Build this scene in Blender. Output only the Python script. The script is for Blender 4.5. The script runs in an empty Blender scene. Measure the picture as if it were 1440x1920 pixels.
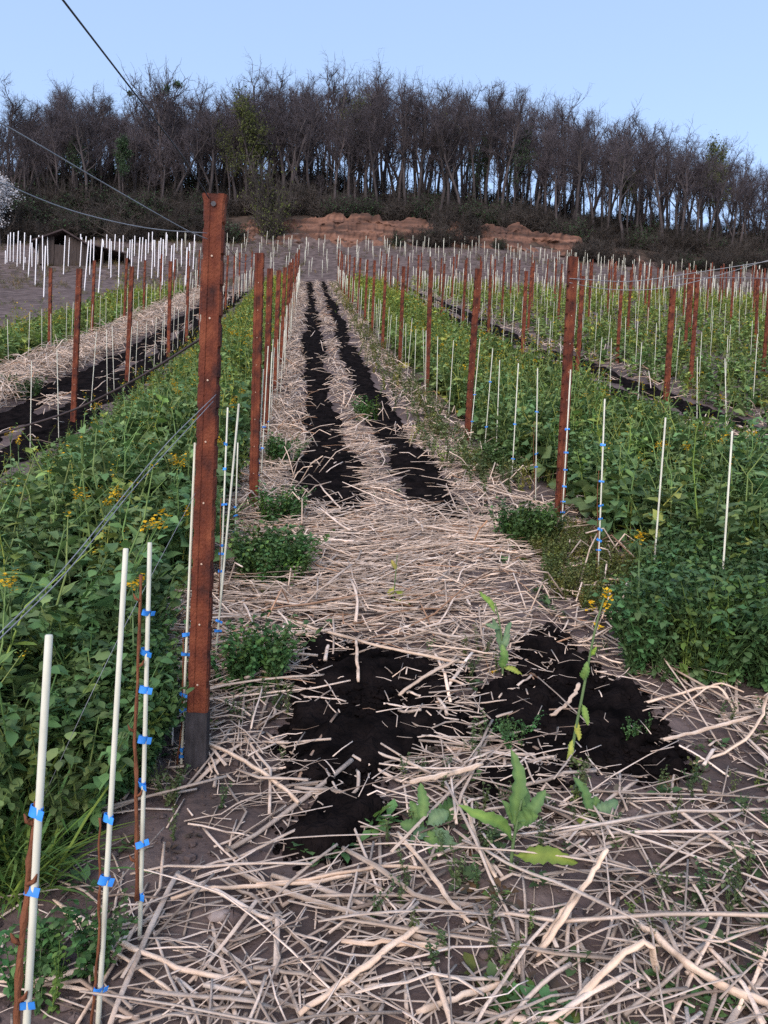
import bpy, math, random
import numpy as np
from mathutils import Vector, Matrix

random.seed(7)
rng = np.random.default_rng(11)
scene = bpy.context.scene
COL = scene.collection
R = math.radians

# ------------------------------------------------------------------ noise
def _h(i, j, s):
    v = np.sin(i * 127.1 + j * 311.7 + s * 74.7) * 43758.5453
    return v - np.floor(v)

def vn(x, y, s=0):
    x = np.asarray(x, float); y = np.asarray(y, float)
    i = np.floor(x); j = np.floor(y)
    fx = x - i; fy = y - j
    fx = fx * fx * (3 - 2 * fx); fy = fy * fy * (3 - 2 * fy)
    a = _h(i, j, s) * (1 - fx) + _h(i + 1, j, s) * fx
    b = _h(i, j + 1, s) * (1 - fx) + _h(i + 1, j + 1, s) * fx
    return (a * (1 - fy) + b * fy) - 0.5

def fbm(x, y, s=0, o=3):
    r = 0; a = 1.0
    for k in range(o):
        r = r + a * vn(x * 2 ** k, y * 2 ** k, s + k * 3.3); a *= .5
    return r

def sstep(a, b, x):
    t = np.clip((x - a) / (b - a), 0, 1)
    return t * t * (3 - 2 * t)

# ------------------------------------------------------------------ camera
W_, H_, F_ = 1440.0, 1920.0, 1920 * 26.0 / 36.0
HC = 1.62
pit, rol = R(2.0), R(2.5)
fwd = np.array([0, math.cos(pit), -math.sin(pit)]); up0 = np.array([0, math.sin(pit), math.cos(pit)]); rt0 = np.array([1., 0, 0])
upv = up0 * math.cos(rol) - rt0 * math.sin(rol); rtv = rt0 * math.cos(rol) + up0 * math.sin(rol)
def _ray(px, py):
    return fwd + rtv * ((px - W_ / 2) / F_) - upv * ((py - H_ / 2) / F_)
d1 = _ray(570, 565)
yaw = math.atan2(d1[0], d1[1])
c_, s_ = math.cos(yaw), math.sin(yaw)
RZ = np.array([[c_, -s_, 0], [s_, c_, 0], [0, 0, 1]])
fwd, upv, rtv = RZ @ fwd, RZ @ upv, RZ @ rtv
CAM = np.array([0, 0, HC])
def ray(px, py):
    return _ray(px, py)
n_ = np.cross(ray(570, 565), ray(1570, 572))
SX, SY = -n_[0] / n_[2], -n_[1] / n_[2]

def proj(P):
    P = np.asarray(P, float) - CAM
    d = P @ fwd
    d_ = np.where(d > .05, d, .05)
    return W_ / 2 + F_ * (P @ rtv) / d_, H_ / 2 - F_ * (P @ upv) / d_, d

_Y  = [-10, 9, 12, 18.4, 27, 35, 46, 62, 64.4, 70, 84, 100, 140, 500]
_GC = [0, 0, .16, .52, 1.22, 1.8, 2.8, 6.25, 8.3, 9.9, 13.6, 9, -13, -125]
_GR = [0, 0, .16, .52, 1.15, 1.6, 2.2, 4.35, 5.3, 6.5, 10.0, 6, -14, -125]
def G(x, y, micro=True):
    x = np.asarray(x, float); y = np.asarray(y, float)
    t = sstep(.12, .62, x / np.maximum(y, 5))
    z = SX * x + SY * y + np.interp(y, _Y, _GC) * (1 - t) + np.interp(y, _Y, _GR) * t
    if micro:
        z = z + .05 * fbm(x * .9, y * .9, 1) * np.minimum(1, y / 4 + .3) + .022 * fbm(x * 5, y * 5, 2)
        z = z + .016 * fbm(x * 17, y * 17, 7, 2) * sstep(9, 4, y)
        z = z + sstep(20, 60, y) * .5 * fbm(x * .13, y * .13, 5)
    return z

def at(px, py):
    d = ray(px, py)
    t = .3; last = .3
    while t < 300:
        p = CAM + d * t
        if p[2] < G(p[0], p[1]):
            a, b = last, t
            for _ in range(24):
                m = (a + b) / 2; q = CAM + d * m
                if q[2] < G(q[0], q[1]): b = m
                else: a = m
            return CAM + d * b
        last = t; t *= 1.012
    return CAM + d * 60
def onplane(px, py, Y):
    d = ray(px, py)
    return CAM + d * ((Y - CAM[1]) / d[1])

camd = bpy.data.cameras.new('camera'); cam = bpy.data.objects.new('camera', camd); COL.objects.link(cam)
camd.sensor_fit = 'VERTICAL'; camd.sensor_height = 36; camd.lens = 26; camd.clip_end = 2000; camd.clip_start = .02
M = Matrix.Identity(4)
for i in range(3):
    M[i][0] = rtv[i]; M[i][1] = upv[i]; M[i][2] = -fwd[i]; M[i][3] = CAM[i]
cam.matrix_world = M
scene.camera = cam

# ------------------------------------------------------------------ materials
def mat(name, c1, c2=None, scale=8, rough=.85, tint=False, bump=0, bscale=40, spec=.25, transl=0, c3=None, stretch=None, detail=6, objrand=0):
    m = bpy.data.materials.new(name); m.use_nodes = True
    nt = m.node_tree; N = nt.nodes; L = nt.links
    b = N['Principled BSDF']; b.inputs['Roughness'].default_value = rough
    b.inputs['Specular IOR Level'].default_value = spec
    tc = N.new('ShaderNodeTexCoord'); src = tc.outputs['Object']
    if stretch:
        mp = N.new('ShaderNodeMapping'); mp.inputs['Scale'].default_value = stretch
        L.new(src, mp.inputs['Vector']); src = mp.outputs['Vector']
    c2 = c2 or c1
    nz = N.new('ShaderNodeTexNoise'); nz.inputs['Scale'].default_value = scale; nz.inputs['Detail'].default_value = detail
    L.new(src, nz.inputs['Vector'])
    cr = N.new('ShaderNodeValToRGB'); e = cr.color_ramp.elements
    e[0].position = .32; e[0].color = (*c1, 1); e[1].position = .68; e[1].color = (*c2, 1)
    if c3:
        q = e.new(.5); q.color = (*c3, 1)
    L.new(nz.outputs['Fac'], cr.inputs['Fac'])
    out = cr.outputs['Color']
    if tint:
        at_ = N.new('ShaderNodeAttribute'); at_.attribute_name = 'tint'
        mx = N.new('ShaderNodeMix'); mx.data_type = 'RGBA'; mx.blend_type = 'MULTIPLY'; mx.inputs[0].default_value = 1
        L.new(out, mx.inputs[6]); L.new(at_.outputs['Color'], mx.inputs[7]); out = mx.outputs[2]
    if objrand:
        oi = N.new('ShaderNodeObjectInfo'); hs = N.new('ShaderNodeHueSaturation')
        mr = N.new('ShaderNodeMapRange'); mr.inputs[3].default_value = 1 - objrand; mr.inputs[4].default_value = 1 + objrand
        L.new(oi.outputs['Random'], mr.inputs[0]); L.new(mr.outputs[0], hs.inputs['Value']); L.new(out, hs.inputs['Color']); out = hs.outputs['Color']
    L.new(out, b.inputs['Base Color'])
    if bump:
        n2 = N.new('ShaderNodeTexNoise'); n2.inputs['Scale'].default_value = bscale; n2.inputs['Detail'].default_value = 8
        L.new(src, n2.inputs['Vector'])
        bp = N.new('ShaderNodeBump'); bp.inputs['Strength'].default_value = bump; bp.inputs['Distance'].default_value = .02
        L.new(n2.outputs['Fac'], bp.inputs['Height']); L.new(bp.outputs['Normal'], b.inputs['Normal'])
    if transl:
        t = N.new('ShaderNodeBsdfTranslucent'); L.new(out, t.inputs['Color'])
        ms = N.new('ShaderNodeMixShader'); ms.inputs[0].default_value = transl
        L.new(b.outputs[0], ms.inputs[1]); L.new(t.outputs[0], ms.inputs[2]); L.new(ms.outputs[0], N['Material Output'].inputs['Surface'])
    return m

M_SOIL = mat('soil', (.058, .046, .043), (.155, .124, .115), 2.2, .97, bump=1, bscale=22, c3=(.105, .08, .075), detail=12, spec=.1)
M_COMP = mat('compost', (.0025, .0022, .0024), (.013, .010, .010), 9, 1., bump=1, bscale=60, spec=.02)
M_STRAW = mat('straw', (.64, .51, .405), (.78, .67, .57), 22, .75, tint=True, bump=.3, bscale=90)
M_LEAF = mat('leaf', (.08, .148, .05), (.128, .202, .07), 14, .65, tint=True, transl=.18, spec=.35)
M_STEM = mat('stem', (.075, .13, .05), (.12, .18, .07), 12, .6, tint=True)
M_YEL = mat('petal', (.62, .36, .01), (.75, .5, .02), 30, .6, transl=.2)
M_RUST = mat('rust', (.035, .012, .01), (.2, .058, .026), 7, .8, bump=.5, bscale=70, c3=(.12, .03, .0145), stretch=(2.2, 2.2, 1.5), detail=12, objrand=.14)
M_FOOT = mat('dark_coating', (.018, .017, .02), (.045, .042, .048), 20, .7, bump=.3, stretch=(2, 2, .6))
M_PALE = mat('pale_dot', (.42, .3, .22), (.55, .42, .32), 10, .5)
M_STAKE = mat('stake', (.34, .33, .27), (.66, .66, .55), 7, .6, c3=(.55, .55, .45), stretch=(3, 3, .8), spec=.4, objrand=.08)
M_TUBE = mat('tube', (.74, .74, .76), (.82, .82, .84), 5, .5)
M_TIE = mat('tie', (.018, .17, .6), (.04, .27, .76), 40, .5, spec=.4, objrand=.2)
M_CANE = mat('cane', (.1, .035, .018), (.22, .085, .04), 30, .75, bump=.6, bscale=120, stretch=(1, 1, .3))
M_WIRE = mat('wire', (.16, .17, .19), (.24, .25, .27), 20, .45, spec=.5)
M_WIRED = mat('wire_dark', (.03, .033, .04), (.05, .05, .06), 20, .5)
M_HOSE = mat('hose', (.035, .025, .025), (.06, .045, .045), 10, .6)
M_BARK = mat('bark', (.03, .026, .027), (.08, .068, .068), 2.5, .95, bump=.5, bscale=12, stretch=(1, 1, .25), objrand=.3)
M_TWIG = mat('twig', (.054, .047, .052), (.1, .087, .097), .6, .95, objrand=.3)
M_BUSH = mat('thicket', (.04, .036, .032), (.078, .066, .058), .8, .95, objrand=.35)
M_BUD = mat('young_leaf', (.075, .095, .025), (.12, .14, .04), 1.5, .7, transl=.25, objrand=.25)
M_DKLEAF = mat('evergreen_leaf', (.02, .045, .018), (.04, .075, .03), 1.5, .6, objrand=.25)
M_BLOSS = mat('blossom', (.62, .62, .64), (.8, .8, .82), 3, .7, transl=.2)
M_EARTH = mat('red_earth', (.045, .03, .025), (.215, .115, .08), .7, .95, bump=1, bscale=4, c3=(.11, .06, .044), stretch=(.4, 1, 3.2), detail=9)
M_WOODD = mat('old_boards', (.03, .024, .022), (.07, .055, .05), 6, .9, bump=.4, stretch=(6, 6, .4))
M_ROOF = mat('shed_roof', (.03, .022, .023), (.06, .044, .044), 4, .85, bump=.4)
M_STONE = mat('stone', (.2, .16, .15), (.32, .27, .25), 20, .9, bump=.4)

# ------------------------------------------------------------------ mesh helpers
def tag(o, label=None, cat=None, group=None, kind=None):
    if label: o['label'] = label
    if cat: o['category'] = cat
    if group: o['group'] = group
    if kind: o['kind'] = kind
    return o

def mesh(name, V, F, mats, C=None, smooth=True, midx=None):
    V = np.asarray(V, np.float32).reshape(-1, 3); F = np.asarray(F, np.int32).reshape(-1, 4)
    me = bpy.data.meshes.new(name)
    me.vertices.add(len(V)); me.vertices.foreach_set('co', V.ravel())
    me.loops.add(F.size); me.loops.foreach_set('vertex_index', F.ravel())
    me.polygons.add(len(F)); me.polygons.foreach_set('loop_start', np.arange(len(F), dtype=np.int32) * 4)
    me.polygons.foreach_set('use_smooth', np.full(len(F), smooth, bool))
    if midx is not None: me.polygons.foreach_set('material_index', np.asarray(midx, np.int32))
    if C is not None:
        a = me.attributes.new('tint', 'FLOAT_COLOR', 'POINT')
        cc = np.ones((len(V), 4), np.float32); cc[:, :3] = C
        a.data.foreach_set('color', cc.ravel())
    for m in (mats if isinstance(mats, (list, tuple)) else [mats]): me.materials.append(m)
    me.update(calc_edges=True)
    return me

def obj(name, me, parent=None, loc=None):
    o = bpy.data.objects.new(name, me); COL.objects.link(o)
    if parent: o.parent = parent
    if loc is not None: o.location = [float(v) for v in loc]
    return o

def thing(name, label, cat, loc=(0, 0, 0), group=None):
    o = bpy.data.objects.new(name, None); COL.objects.link(o); o.empty_display_size = .1
    o.location = [float(v) for v in loc]
    return tag(o, label, cat, group)

def copy_tree(root, loc, rz=0, sc=1, label=None, tilt=(0, 0)):
    r = root.copy(); COL.objects.link(r)
    r.location = [float(v) for v in loc]; r.rotation_euler = (tilt[0], tilt[1], rz)
    r.scale = sc if isinstance(sc, tuple) else (sc, sc, sc)
    if label: r['label'] = label
    for ch in root.children:
        c = ch.copy(); COL.objects.link(c); c.parent = r
        for g in ch.children:
            d = g.copy(); COL.objects.link(d); d.parent = c
    return r

class Acc:
    """collects quads"""
    def __init__(s): s.V = []; s.F = []; s.C = []; s.I = []; s.n = 0
    def add(s, V, F, C=None, mi=0):
        V = np.asarray(V, float).reshape(-1, 3); F = np.asarray(F, np.int64).reshape(-1, 4)
        s.V.append(V); s.F.append(F + s.n); s.n += len(V)
        C = np.ones(3) if C is None else np.asarray(C, float)
        s.C.append(np.broadcast_to(C, V.shape).copy()); s.I.append(np.full(len(F), mi, np.int32))
        return s
    def arr(s):
        return np.concatenate(s.V), np.concatenate(s.F), np.concatenate(s.C), np.concatenate(s.I)
    def mesh(s, name, mats, smooth=True):
        V, F, C, I = s.arr()
        return mesh(name, V, F, mats, C, smooth, I)

def tubes(P, Rr, S=5, phase=0., cap=True, flat=None):
    """P (N,k,3) centre lines, Rr (N,k) radii -> V, F ; ends closed with a tiny ring"""
    P = np.asarray(P, float); Rr = np.asarray(Rr, float)
    if P.ndim == 2: P = P[None]; Rr = np.broadcast_to(Rr, P.shape[:2])
    if cap:
        P = np.concatenate([P[:, :1], P, P[:, -1:]], 1)
        Rr = np.concatenate([Rr[:, :1] * .02, Rr, Rr[:, -1:] * .02], 1)
    N, k, _ = P.shape
    T = np.gradient(P, axis=1) if k > 2 else np.repeat(P[:, 1:] - P[:, :1], 2, 1)
    T /= np.linalg.norm(T, axis=2, keepdims=True) + 1e-9
    mean = P[:, -1] - P[:, 0]
    ref = np.where((np.abs(mean[:, 2]) > .8 * np.linalg.norm(mean, axis=1))[:, None], np.array([[1., 0, 0]]), np.array([[0, 0, 1.]]))
    A = np.cross(T, ref[:, None, :]); A /= np.linalg.norm(A, axis=2, keepdims=True) + 1e-9
    B = np.cross(T, A)
    if flat is not None: B = B * flat[:, None, None]
    an = np.arange(S) * 2 * math.pi / S + phase
    V = P[:, :, None] + Rr[:, :, None, None] * (A[:, :, None] * np.cos(an)[None, None, :, None] + B[:, :, None] * np.sin(an)[None, None, :, None])
    i = np.arange(k - 1)[:, None]; j = np.arange(S)[None]
    f = np.stack([i * S + j, i * S + (j + 1) % S, (i + 1) * S + (j + 1) % S, (i + 1) * S + j], -1).reshape(-1, 4)
    F = (f[None] + (np.arange(N) * k * S)[:, None, None]).reshape(-1, 4)
    return V.reshape(-1, 3), F, k * S

def boxq(x0, x1, y0, y1, z0, z1):
    V = [(x, y, z) for z in (z0, z1) for (x, y) in ((x0, y0), (x1, y0), (x1, y1), (x0, y1))]
    F = [(3, 2, 1, 0), (4, 5, 6, 7), (0, 1, 5, 4), (1, 2, 6, 5), (2, 3, 7, 6), (3, 0, 4, 7)]
    return np.array(V, float), np.array(F)

def grid_faces(nr, nc):
    i = np.arange(nr - 1)[:, None]; j = np.arange(nc - 1)[None]
    return np.stack([i * nc + j, i * nc + j + 1, (i + 1) * nc + j + 1, (i + 1) * nc + j], -1).reshape(-1, 4)

def leaf(L, Wd, k=7, jag=.25, droop=.5, fold=.25, pet=.25, seed=0):
    """leaf along +X, petiole first, drooping; 3 columns"""
    r = np.random.default_rng(seed)
    t = np.linspace(0, 1, k)
    prof = np.where(t < pet, .06, np.sin(np.clip((t - pet) / (1 - pet), 0, 1) ** .75 * math.pi) ** .8)
    prof[-1] = .02
    w = Wd / 2 * prof
    a = droop * t
    x = np.cumsum(np.cos(a) * L / (k - 1)); x -= x[0]; z = -np.cumsum(np.sin(a) * L / (k - 1)); z -= z[0]
    V = np.zeros((k, 3, 3))
    wl = w * (1 + jag * r.uniform(-1, 1, k)); wr = w * (1 + jag * r.uniform(-1, 1, k))
    wav = .12 * Wd * r.uniform(-1, 1, k) * prof
    V[:, 1] = np.stack([x, 0 * x, z], 1)
    V[:, 0] = np.stack([x + jag * .1 * L * r.uniform(-1, 1, k) * prof, wl, z + wl * fold + wav], 1)
    V[:, 2] = np.stack([x + jag * .1 * L * r.uniform(-1, 1, k) * prof, -wr, z + wr * fold - wav], 1)
    return V.reshape(-1, 3), grid_faces(k, 3)

def rot(V, yaw=0., pitch=0., rollx=0.):
    cy, sy, cp, sp, cr, sr = math.cos(yaw), math.sin(yaw), math.cos(pitch), math.sin(pitch), math.cos(rollx), math.sin(rollx)
    Rx = np.array([[1, 0, 0], [0, cr, -sr], [0, sr, cr]]); Ry = np.array([[cp, 0, -sp], [0, 1, 0], [sp, 0, cp]]); Rz = np.array([[cy, -sy, 0], [sy, cy, 0], [0, 0, 1]])
    return V @ (Rz @ Ry @ Rx).T

def scatter(T, P, yaw, sc, tilt, tint):
    """T: list of (V,F,C,I); every plant an array copy; returns V,F,C,I"""
    out = Acc(); vs = []; fs = []; cs = []; is_ = []; n = 0
    which = rng.integers(0, len(T), len(P))
    for q, (V, F, C, I) in enumerate(T):
        ix = np.where(which == q)[0]
        if not len(ix): continue
        cy, sy = np.cos(yaw[ix]), np.sin(yaw[ix])
        s = sc[ix]
        X = V[None, :, 0] * cy[:, None] - V[None, :, 1] * sy[:, None]
        Yv = V[None, :, 0] * sy[:, None] + V[None, :, 1] * cy[:, None]
        Z = np.broadcast_to(V[None, :, 2], X.shape)
        X = X + Z * tilt[ix, 0:1]; Yv = Yv + Z * tilt[ix, 1:2]
        vv = np.stack([X, Yv, Z], -1) * s[:, None, None] + P[ix][:, None]
        m = len(ix)
        ff = F[None] + (np.arange(m) * len(V))[:, None, None] + n
        cc = C[None] * tint[ix][:, None]
        vs.append(vv.reshape(-1, 3)); fs.append(ff.reshape(-1, 4)); cs.append(cc.reshape(-1, 3)); is_.append(np.tile(I, m)); n += m * len(V)
    return np.concatenate(vs), np.concatenate(fs), np.concatenate(cs), np.concatenate(is_)

def inpoly(x, y, poly):
    x = np.asarray(x); y = np.asarray(y); c = np.zeros(x.shape, bool); n = len(poly); j = n - 1
    for i in range(n):
        xi, yi = poly[i]; xj, yj = poly[j]
        with np.errstate(divide='ignore', invalid='ignore'):
            c ^= ((yi > y) != (yj > y)) & (x < (xj - xi) * (y - yi) / ((yj - yi) or 1e-9) + xi)
        j = i
    return c

# ------------------------------------------------------------------ layout: rows, alleys
XL0, XR0, SP = -.40, 1.95, 2.35
ROWX = {k: XL0 + SP * k for k in range(-2, 16)}        # row 0 left of the path, row 1 right of it
def yend(x):                                            # where the planted rows stop and the bare field begins
    return np.where(np.asarray(x) < -.5, 46 + 1.75 * (np.asarray(x) + .5), 46)

# ------------------------------------------------------------------ ground
ys = np.concatenate([np.linspace(-3, .9, 14), np.geomspace(1.0, 60, 380), np.linspace(60.4, 66, 15), np.geomspace(67, 420, 70)])
us = np.linspace(-1.15, 1.15, 420)
YY = np.repeat(ys[:, None], len(us), 1); XX = us[None] * (YY + 4.2)
me = mesh('ground', np.stack([XX, YY, G(XX, YY)], -1), grid_faces(len(ys), len(us)), M_SOIL)
tag(obj('ground', me), 'bare brown purple soil of the sloping vineyard', 'ground', kind='structure')

# wood floor: leaf litter sheet on the hill
M_LITTER = mat('leaf_litter', (.035, .026, .02), (.085, .06, .045), 1.2, .95, bump=.6, bscale=6)
yl = np.linspace(63.2, 100, 60); ul = np.linspace(-.8, 1.0, 160)
YY = np.repeat(yl[:, None], len(ul), 1); XX = ul[None] * YY
me = mesh('wood_floor', np.stack([XX, YY, G(XX, YY) + .05], -1), grid_faces(len(yl), len(ul)), M_LITTER)
tag(obj('wood_floor', me), 'dark leaf litter under the hilltop trees', 'ground', kind='structure')

# red earth bank at the top of the field
def bank():
    nx, nz = 520, 60
    u = np.linspace(-.16, .58, nx); v = np.linspace(0, 1, nz)
    U, V_ = np.meshgrid(u, v, indexing='ij')
    X = U * 62.5
    topf = (.55 + .45 * sstep(-.16, -.02, U) * sstep(.58, .3, U)) * (1 + .45 * fbm(X * .22, 0 * X, 27))
    Vt = V_ + .09 * fbm(X * .9, V_ * 3, 19)
    st = np.floor(Vt * 4) / 4 + .25 * sstep(.55, 1, Vt * 4 - np.floor(Vt * 4))   # ledges
    rough = fbm(X * .8, V_ * 3, 3, 4)
    Y = 62.2 + 1.9 * V_ - .75 * rough - .4 * np.abs(fbm(X * 3, V_ * 6, 8, 4)) - .3
    z0 = G(X, 61.6 + 0 * X); z1 = G(X, 64.6 + 0 * X)
    Z = z0 - .3 + (z1 - z0 + .4) * topf * (.45 * V_ + .55 * st) + .22 * fbm(X * 2.2, V_ * 6, 12, 4)
    return mesh('earth_bank', np.stack([X, Y, Z], -1), grid_faces(nx, nz), M_EARTH)
tag(obj('earth_bank', bank()), 'eroded reddish earth bank at the foot of the wood', 'earth bank', kind='structure')

# ------------------------------------------------------------------ compost
COMP_POLYS = [
 [(570,1205),(620,1193),(700,1232),(780,1252),(862,1262),(825,1300),(868,1335),(840,1375),(790,1400),(755,1440),(700,1470),(640,1482),(555,1475),(530,1400),(535,1320),(575,1255)],
 [(900,1292),(985,1270),(955,1205),(1035,1178),(1075,1230),(1100,1268),(1165,1292),(1225,1365),(1290,1420),(1340,1472),(1240,1488),(1160,1445),(1085,1440),(990,1425),(935,1395),(875,1342)],
 [(590,1500),(700,1478),(735,1535),(640,1605),(560,1612),(512,1592),(580,1545)],
 [(880,1462),(980,1452),(1065,1462),(1050,1488),(890,1490)]]
COMP_WS = [[tuple(at(a, b)[:2]) for a, b in q] for q in COMP_POLYS]
STRIPS = [(.29, .27), (1.1, .23)]                      # centre, half width of the two dark strips in the path
def strip_of(alley):                                    # offsets for the other mulched alleys
    return [(c + alley * 2 * SP, h) for c, h in ([(.98, .25), (1.72, .27)] if alley < 0 else STRIPS)]
def strip_mask(x, y, alley=0):
    m = np.full_like(x, -9.)
    for c, h in strip_of(alley):
        cx = c + .1 * vn(y * .35, 0 * y + alley, 31) + (.08 if alley == 0 else 0) * sstep(9, 5, y) * (1 if c > .6 else -.3)
        hw = h * (1 + .8 * vn(y * 1.1, 0 * y, 33 + c)) * (1.3 if alley else 1) * (1 - .2 * sstep(18, 40, y))
        m = np.maximum(m, hw - np.abs(x - cx) + .09 * fbm(x * 4, y * 4, 35))
    return m
def blur(A, n):
    for _ in range(n):
        A = (A + np.roll(A, 1, 0) + np.roll(A, -1, 0) + np.roll(A, 1, 1) + np.roll(A, -1, 1)) / 5
    return A
def keep(V, F, ok):
    F = F[ok[F].any(1)]
    u, inv = np.unique(F, return_inverse=True)
    return V[u], inv.reshape(-1, 4)

gx = np.arange(-.8, 2.9, .022); gy = np.arange(1.4, 5.0, .022)
X, Y = np.meshgrid(gx, gy, indexing='ij')
wx = X + .11 * fbm(X * 6, Y * 6, 41, 5); wy = Y + .13 * fbm(X * 6, Y * 6, 42, 5)
mk = blur(np.any([inpoly(wx, wy, q) for q in COMP_WS], axis=0).astype(float), 3)
COMP_MASK = (gx, gy, mk)
Z = G(X, Y) - .03 + .06 * sstep(.15, .8, mk) + .05 * fbm(X * 7, Y * 7, 43) * mk + .04 * np.abs(fbm(X * 20, Y * 20, 44)) * mk
Vc, Fc = keep(np.stack([X, Y, Z], -1).reshape(-1, 3), grid_faces(len(gx), len(gy)), (mk > .2).ravel())
tag(obj('compost', mesh('compost', Vc, Fc, M_COMP, smooth=False)), 'spread black compost in the foreground of the path', 'compost', kind='stuff')
for alley, y0, y1 in ((0, 5.3, 46), (-1, 4.5, 38), (1, 6.0, 44)):
    gy = np.concatenate([np.arange(y0, 14, .035), np.geomspace(14, y1, 260)])
    gx = np.arange(-.2, 2.2, .035) + alley * 2 * SP
    X, Y = np.meshgrid(gx, gy, indexing='ij')
    mk = strip_mask(X, Y, alley) * sstep(y0, y0 + .6, Y) * (vn(Y * .5, X, 39) > -.42 if alley == 1 else 1)
    Z = G(X, Y) - .02 + .05 * sstep(-.02, .1, mk) + .03 * fbm(X * 7, Y * 7, 43) + .02 * np.abs(fbm(X * 20, Y * 20, 44))
    Vc, Fc = keep(np.stack([X, Y, Z], -1).reshape(-1, 3), grid_faces(len(gx), len(gy)), (mk > .02).ravel())
    lab = {0: 'two black compost strips running up the mulched path', -1: 'black compost strips between the rows at left', 1: 'black compost strips between the rows at right'}[alley]
    tag(obj('compost', mesh('compost', Vc, Fc, M_COMP, smooth=False)), lab, 'compost', kind='stuff')
def in_comp(x, y):
    gx, gy, mk = COMP_MASK
    i = np.clip(((x - gx[0]) / .022).astype(int), 0, len(gx) - 1); j = np.clip(((y - gy[0]) / .022).astype(int), 0, len(gy) - 1)
    return mk[i, j]

# ------------------------------------------------------------------ straw
XS = [100, 250, 400, 550, 700, 850, 1000, 1150, 1300, 1440]
DG = {900: [0, 0, .4, .9, .4, .5, .5, .3, 0, 0], 1000: [0, 0, .7, 1.3, 1.3, .9, .9, .3, 0, 0], 1050: [0, 0, .8, 1.5, 1.8, 1.5, .55, .2, 0, 0],
      1100: [0, .2, 1., 1.4, 1.6, 1.3, .55, .35, 0, 0], 1170: [0, .35, 1, 1.1, 1.1, .8, .45, .3, .05, 0], 1250: [0, .35, 1, .55, .08, .8, .5, .25, .15, .1],
      1330: [0, .15, .8, .6, .02, .9, .12, .08, .4, .25], 1420: [0, .1, .6, .7, .08, 1.0, .8, .15, .25, .25], 1460: [0, .1, .5, .7, .3, 1.1, 1.2, .4, .25, .25], 1500: [.05, .12, .3, .7, .4, .6, .65, .45, .25, .2],
      1600: [.08, .12, .3, .45, .4, .45, .6, .7, .5, .35], 1700: [.1, .15, .3, .45, .65, .55, .65, .7, .65, .5], 1800: [.15, .6, .8, .75, .8, .8, .75, .85, .85, .8],
      1950: [.1, .5, .8, .9, .9, .9, .8, .85, .85, .85], 2400: [.1, .5, .8, .8, .8, .8, .8, .8, .8, .8]}
DY = np.array(sorted(DG)); DM = np.array([DG[k] for k in DY])
def dens(px, py):
    fy = np.interp(py, DY, np.arange(len(DY))); fx = np.interp(px, XS, np.arange(len(XS)))
    i = np.minimum(fy.astype(int), len(DY) - 2); j = np.minimum(fx.astype(int), len(XS) - 2); a = fy - i; b = fx - j
    return (DM[i, j] * (1 - a) + DM[i + 1, j] * a) * (1 - b) + (DM[i, j + 1] * (1 - a) + DM[i + 1, j + 1] * a) * b

def stalk_lines(P, ang, L, k, kink=.3, lift=.03, rise=.06):
    """centre lines of stalks lying on the ground at P"""
    N = len(P)
    t = np.linspace(-.5, .5, k)[None]
    bend = rng.normal(0, .16, (N, 1)) + np.zeros((N, k))
    kk = rng.random(N) < kink; kp = rng.uniform(-.3, .3, (N, 1)); ka = rng.normal(0, .55, (N, 1))
    A = ang[:, None] + bend * t + np.where(kk[:, None] & (t > kp), ka, 0) + rng.normal(0, .035, (N, k))
    st = (L / (k - 1))[:, None]
    dx = np.cumsum(np.cos(A) * st, 1); dy = np.cumsum(np.sin(A) * st, 1)
    X = P[:, 0:1] + dx - dx[:, k // 2:k // 2 + 1]; Y = P[:, 1:2] + dy - dy[:, k // 2:k // 2 + 1]
    sl = rng.normal(0, rise, (N, 1)); arch = np.abs(rng.normal(0, lift, (N, 1))) * (1 - (2 * t) ** 2)
    Z = G(X, Y); Zc = Z.mean(1, keepdims=True) + (Z[:, -1:] - Z[:, :1]) * t
    Z = np.maximum(Zc + np.abs(sl) * L[:, None] * .5 + sl * L[:, None] * t * 2, Z + .006) + arch * L[:, None] + P[:, 2:3]
    return np.stack([X, Y, Z], -1)
def streaks(c, k, S):
    # fibres run along the stalk; ends and joints are darker wood
    N = len(c)
    a = rng.uniform(.66, 1.16, (N, 1, S)) * rng.uniform(.9, 1.08, (N, k, S)) * np.where(rng.random((N, k, 1)) < .1, .62, 1)
    a[:, 0] *= .45; a[:, -1] *= .45
    return (c[:, None, None] * a[..., None]).reshape(-1, 3)
def straw_tint(N):
    a = rng.random((N, 1)) ** .8
    c = np.array([[1.04, .95, .87]]) * (1 - a) + np.array([[.93, .93, .95]]) * a
    c = c * rng.uniform(.5, 1.25, (N, 1))
    dk = rng.random(N) < .08
    c[dk] *= np.array([.6, .45, .35])
    return c

# candidates near
N = 42000
cy = 1.15 + (9.3 - 1.15) * rng.random(N) ** 1.0; cx = rng.uniform(-1.9, 4.2, N)
px, py, _ = proj(np.stack([cx, cy, G(cx, cy)], -1))
dn = dens(px, py)
far_ = sstep(5.2, 6.4, cy)                              # beyond: the lateral strip profile takes over
sm = strip_mask(cx, cy)
lat = np.where((cx > -.65) & (cx < 1.9), np.where(sm > -.01, .025, np.where(cx < .75, 1., .55)), 0)
dn = dn * (1 - far_) + lat * far_
cm = in_comp(cx, cy) * sstep(-1.7, -.9, cx) * (1 + 1.1 * fbm(cx * 2.0, cy * 2.0, 61))
pick = rng.random(N) < dn * .8
cx, cy, dn = cx[pick], cy[pick], dn[pick]
N = len(cx)
wind = sstep(3.3, 3.9, cy) * sstep(5.8, 5.2, cy)
ang = np.where(rng.random(N) < .25 + .5 * wind, rng.normal(0, .45, N), rng.uniform(-1.6, 1.6, N))
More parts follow.
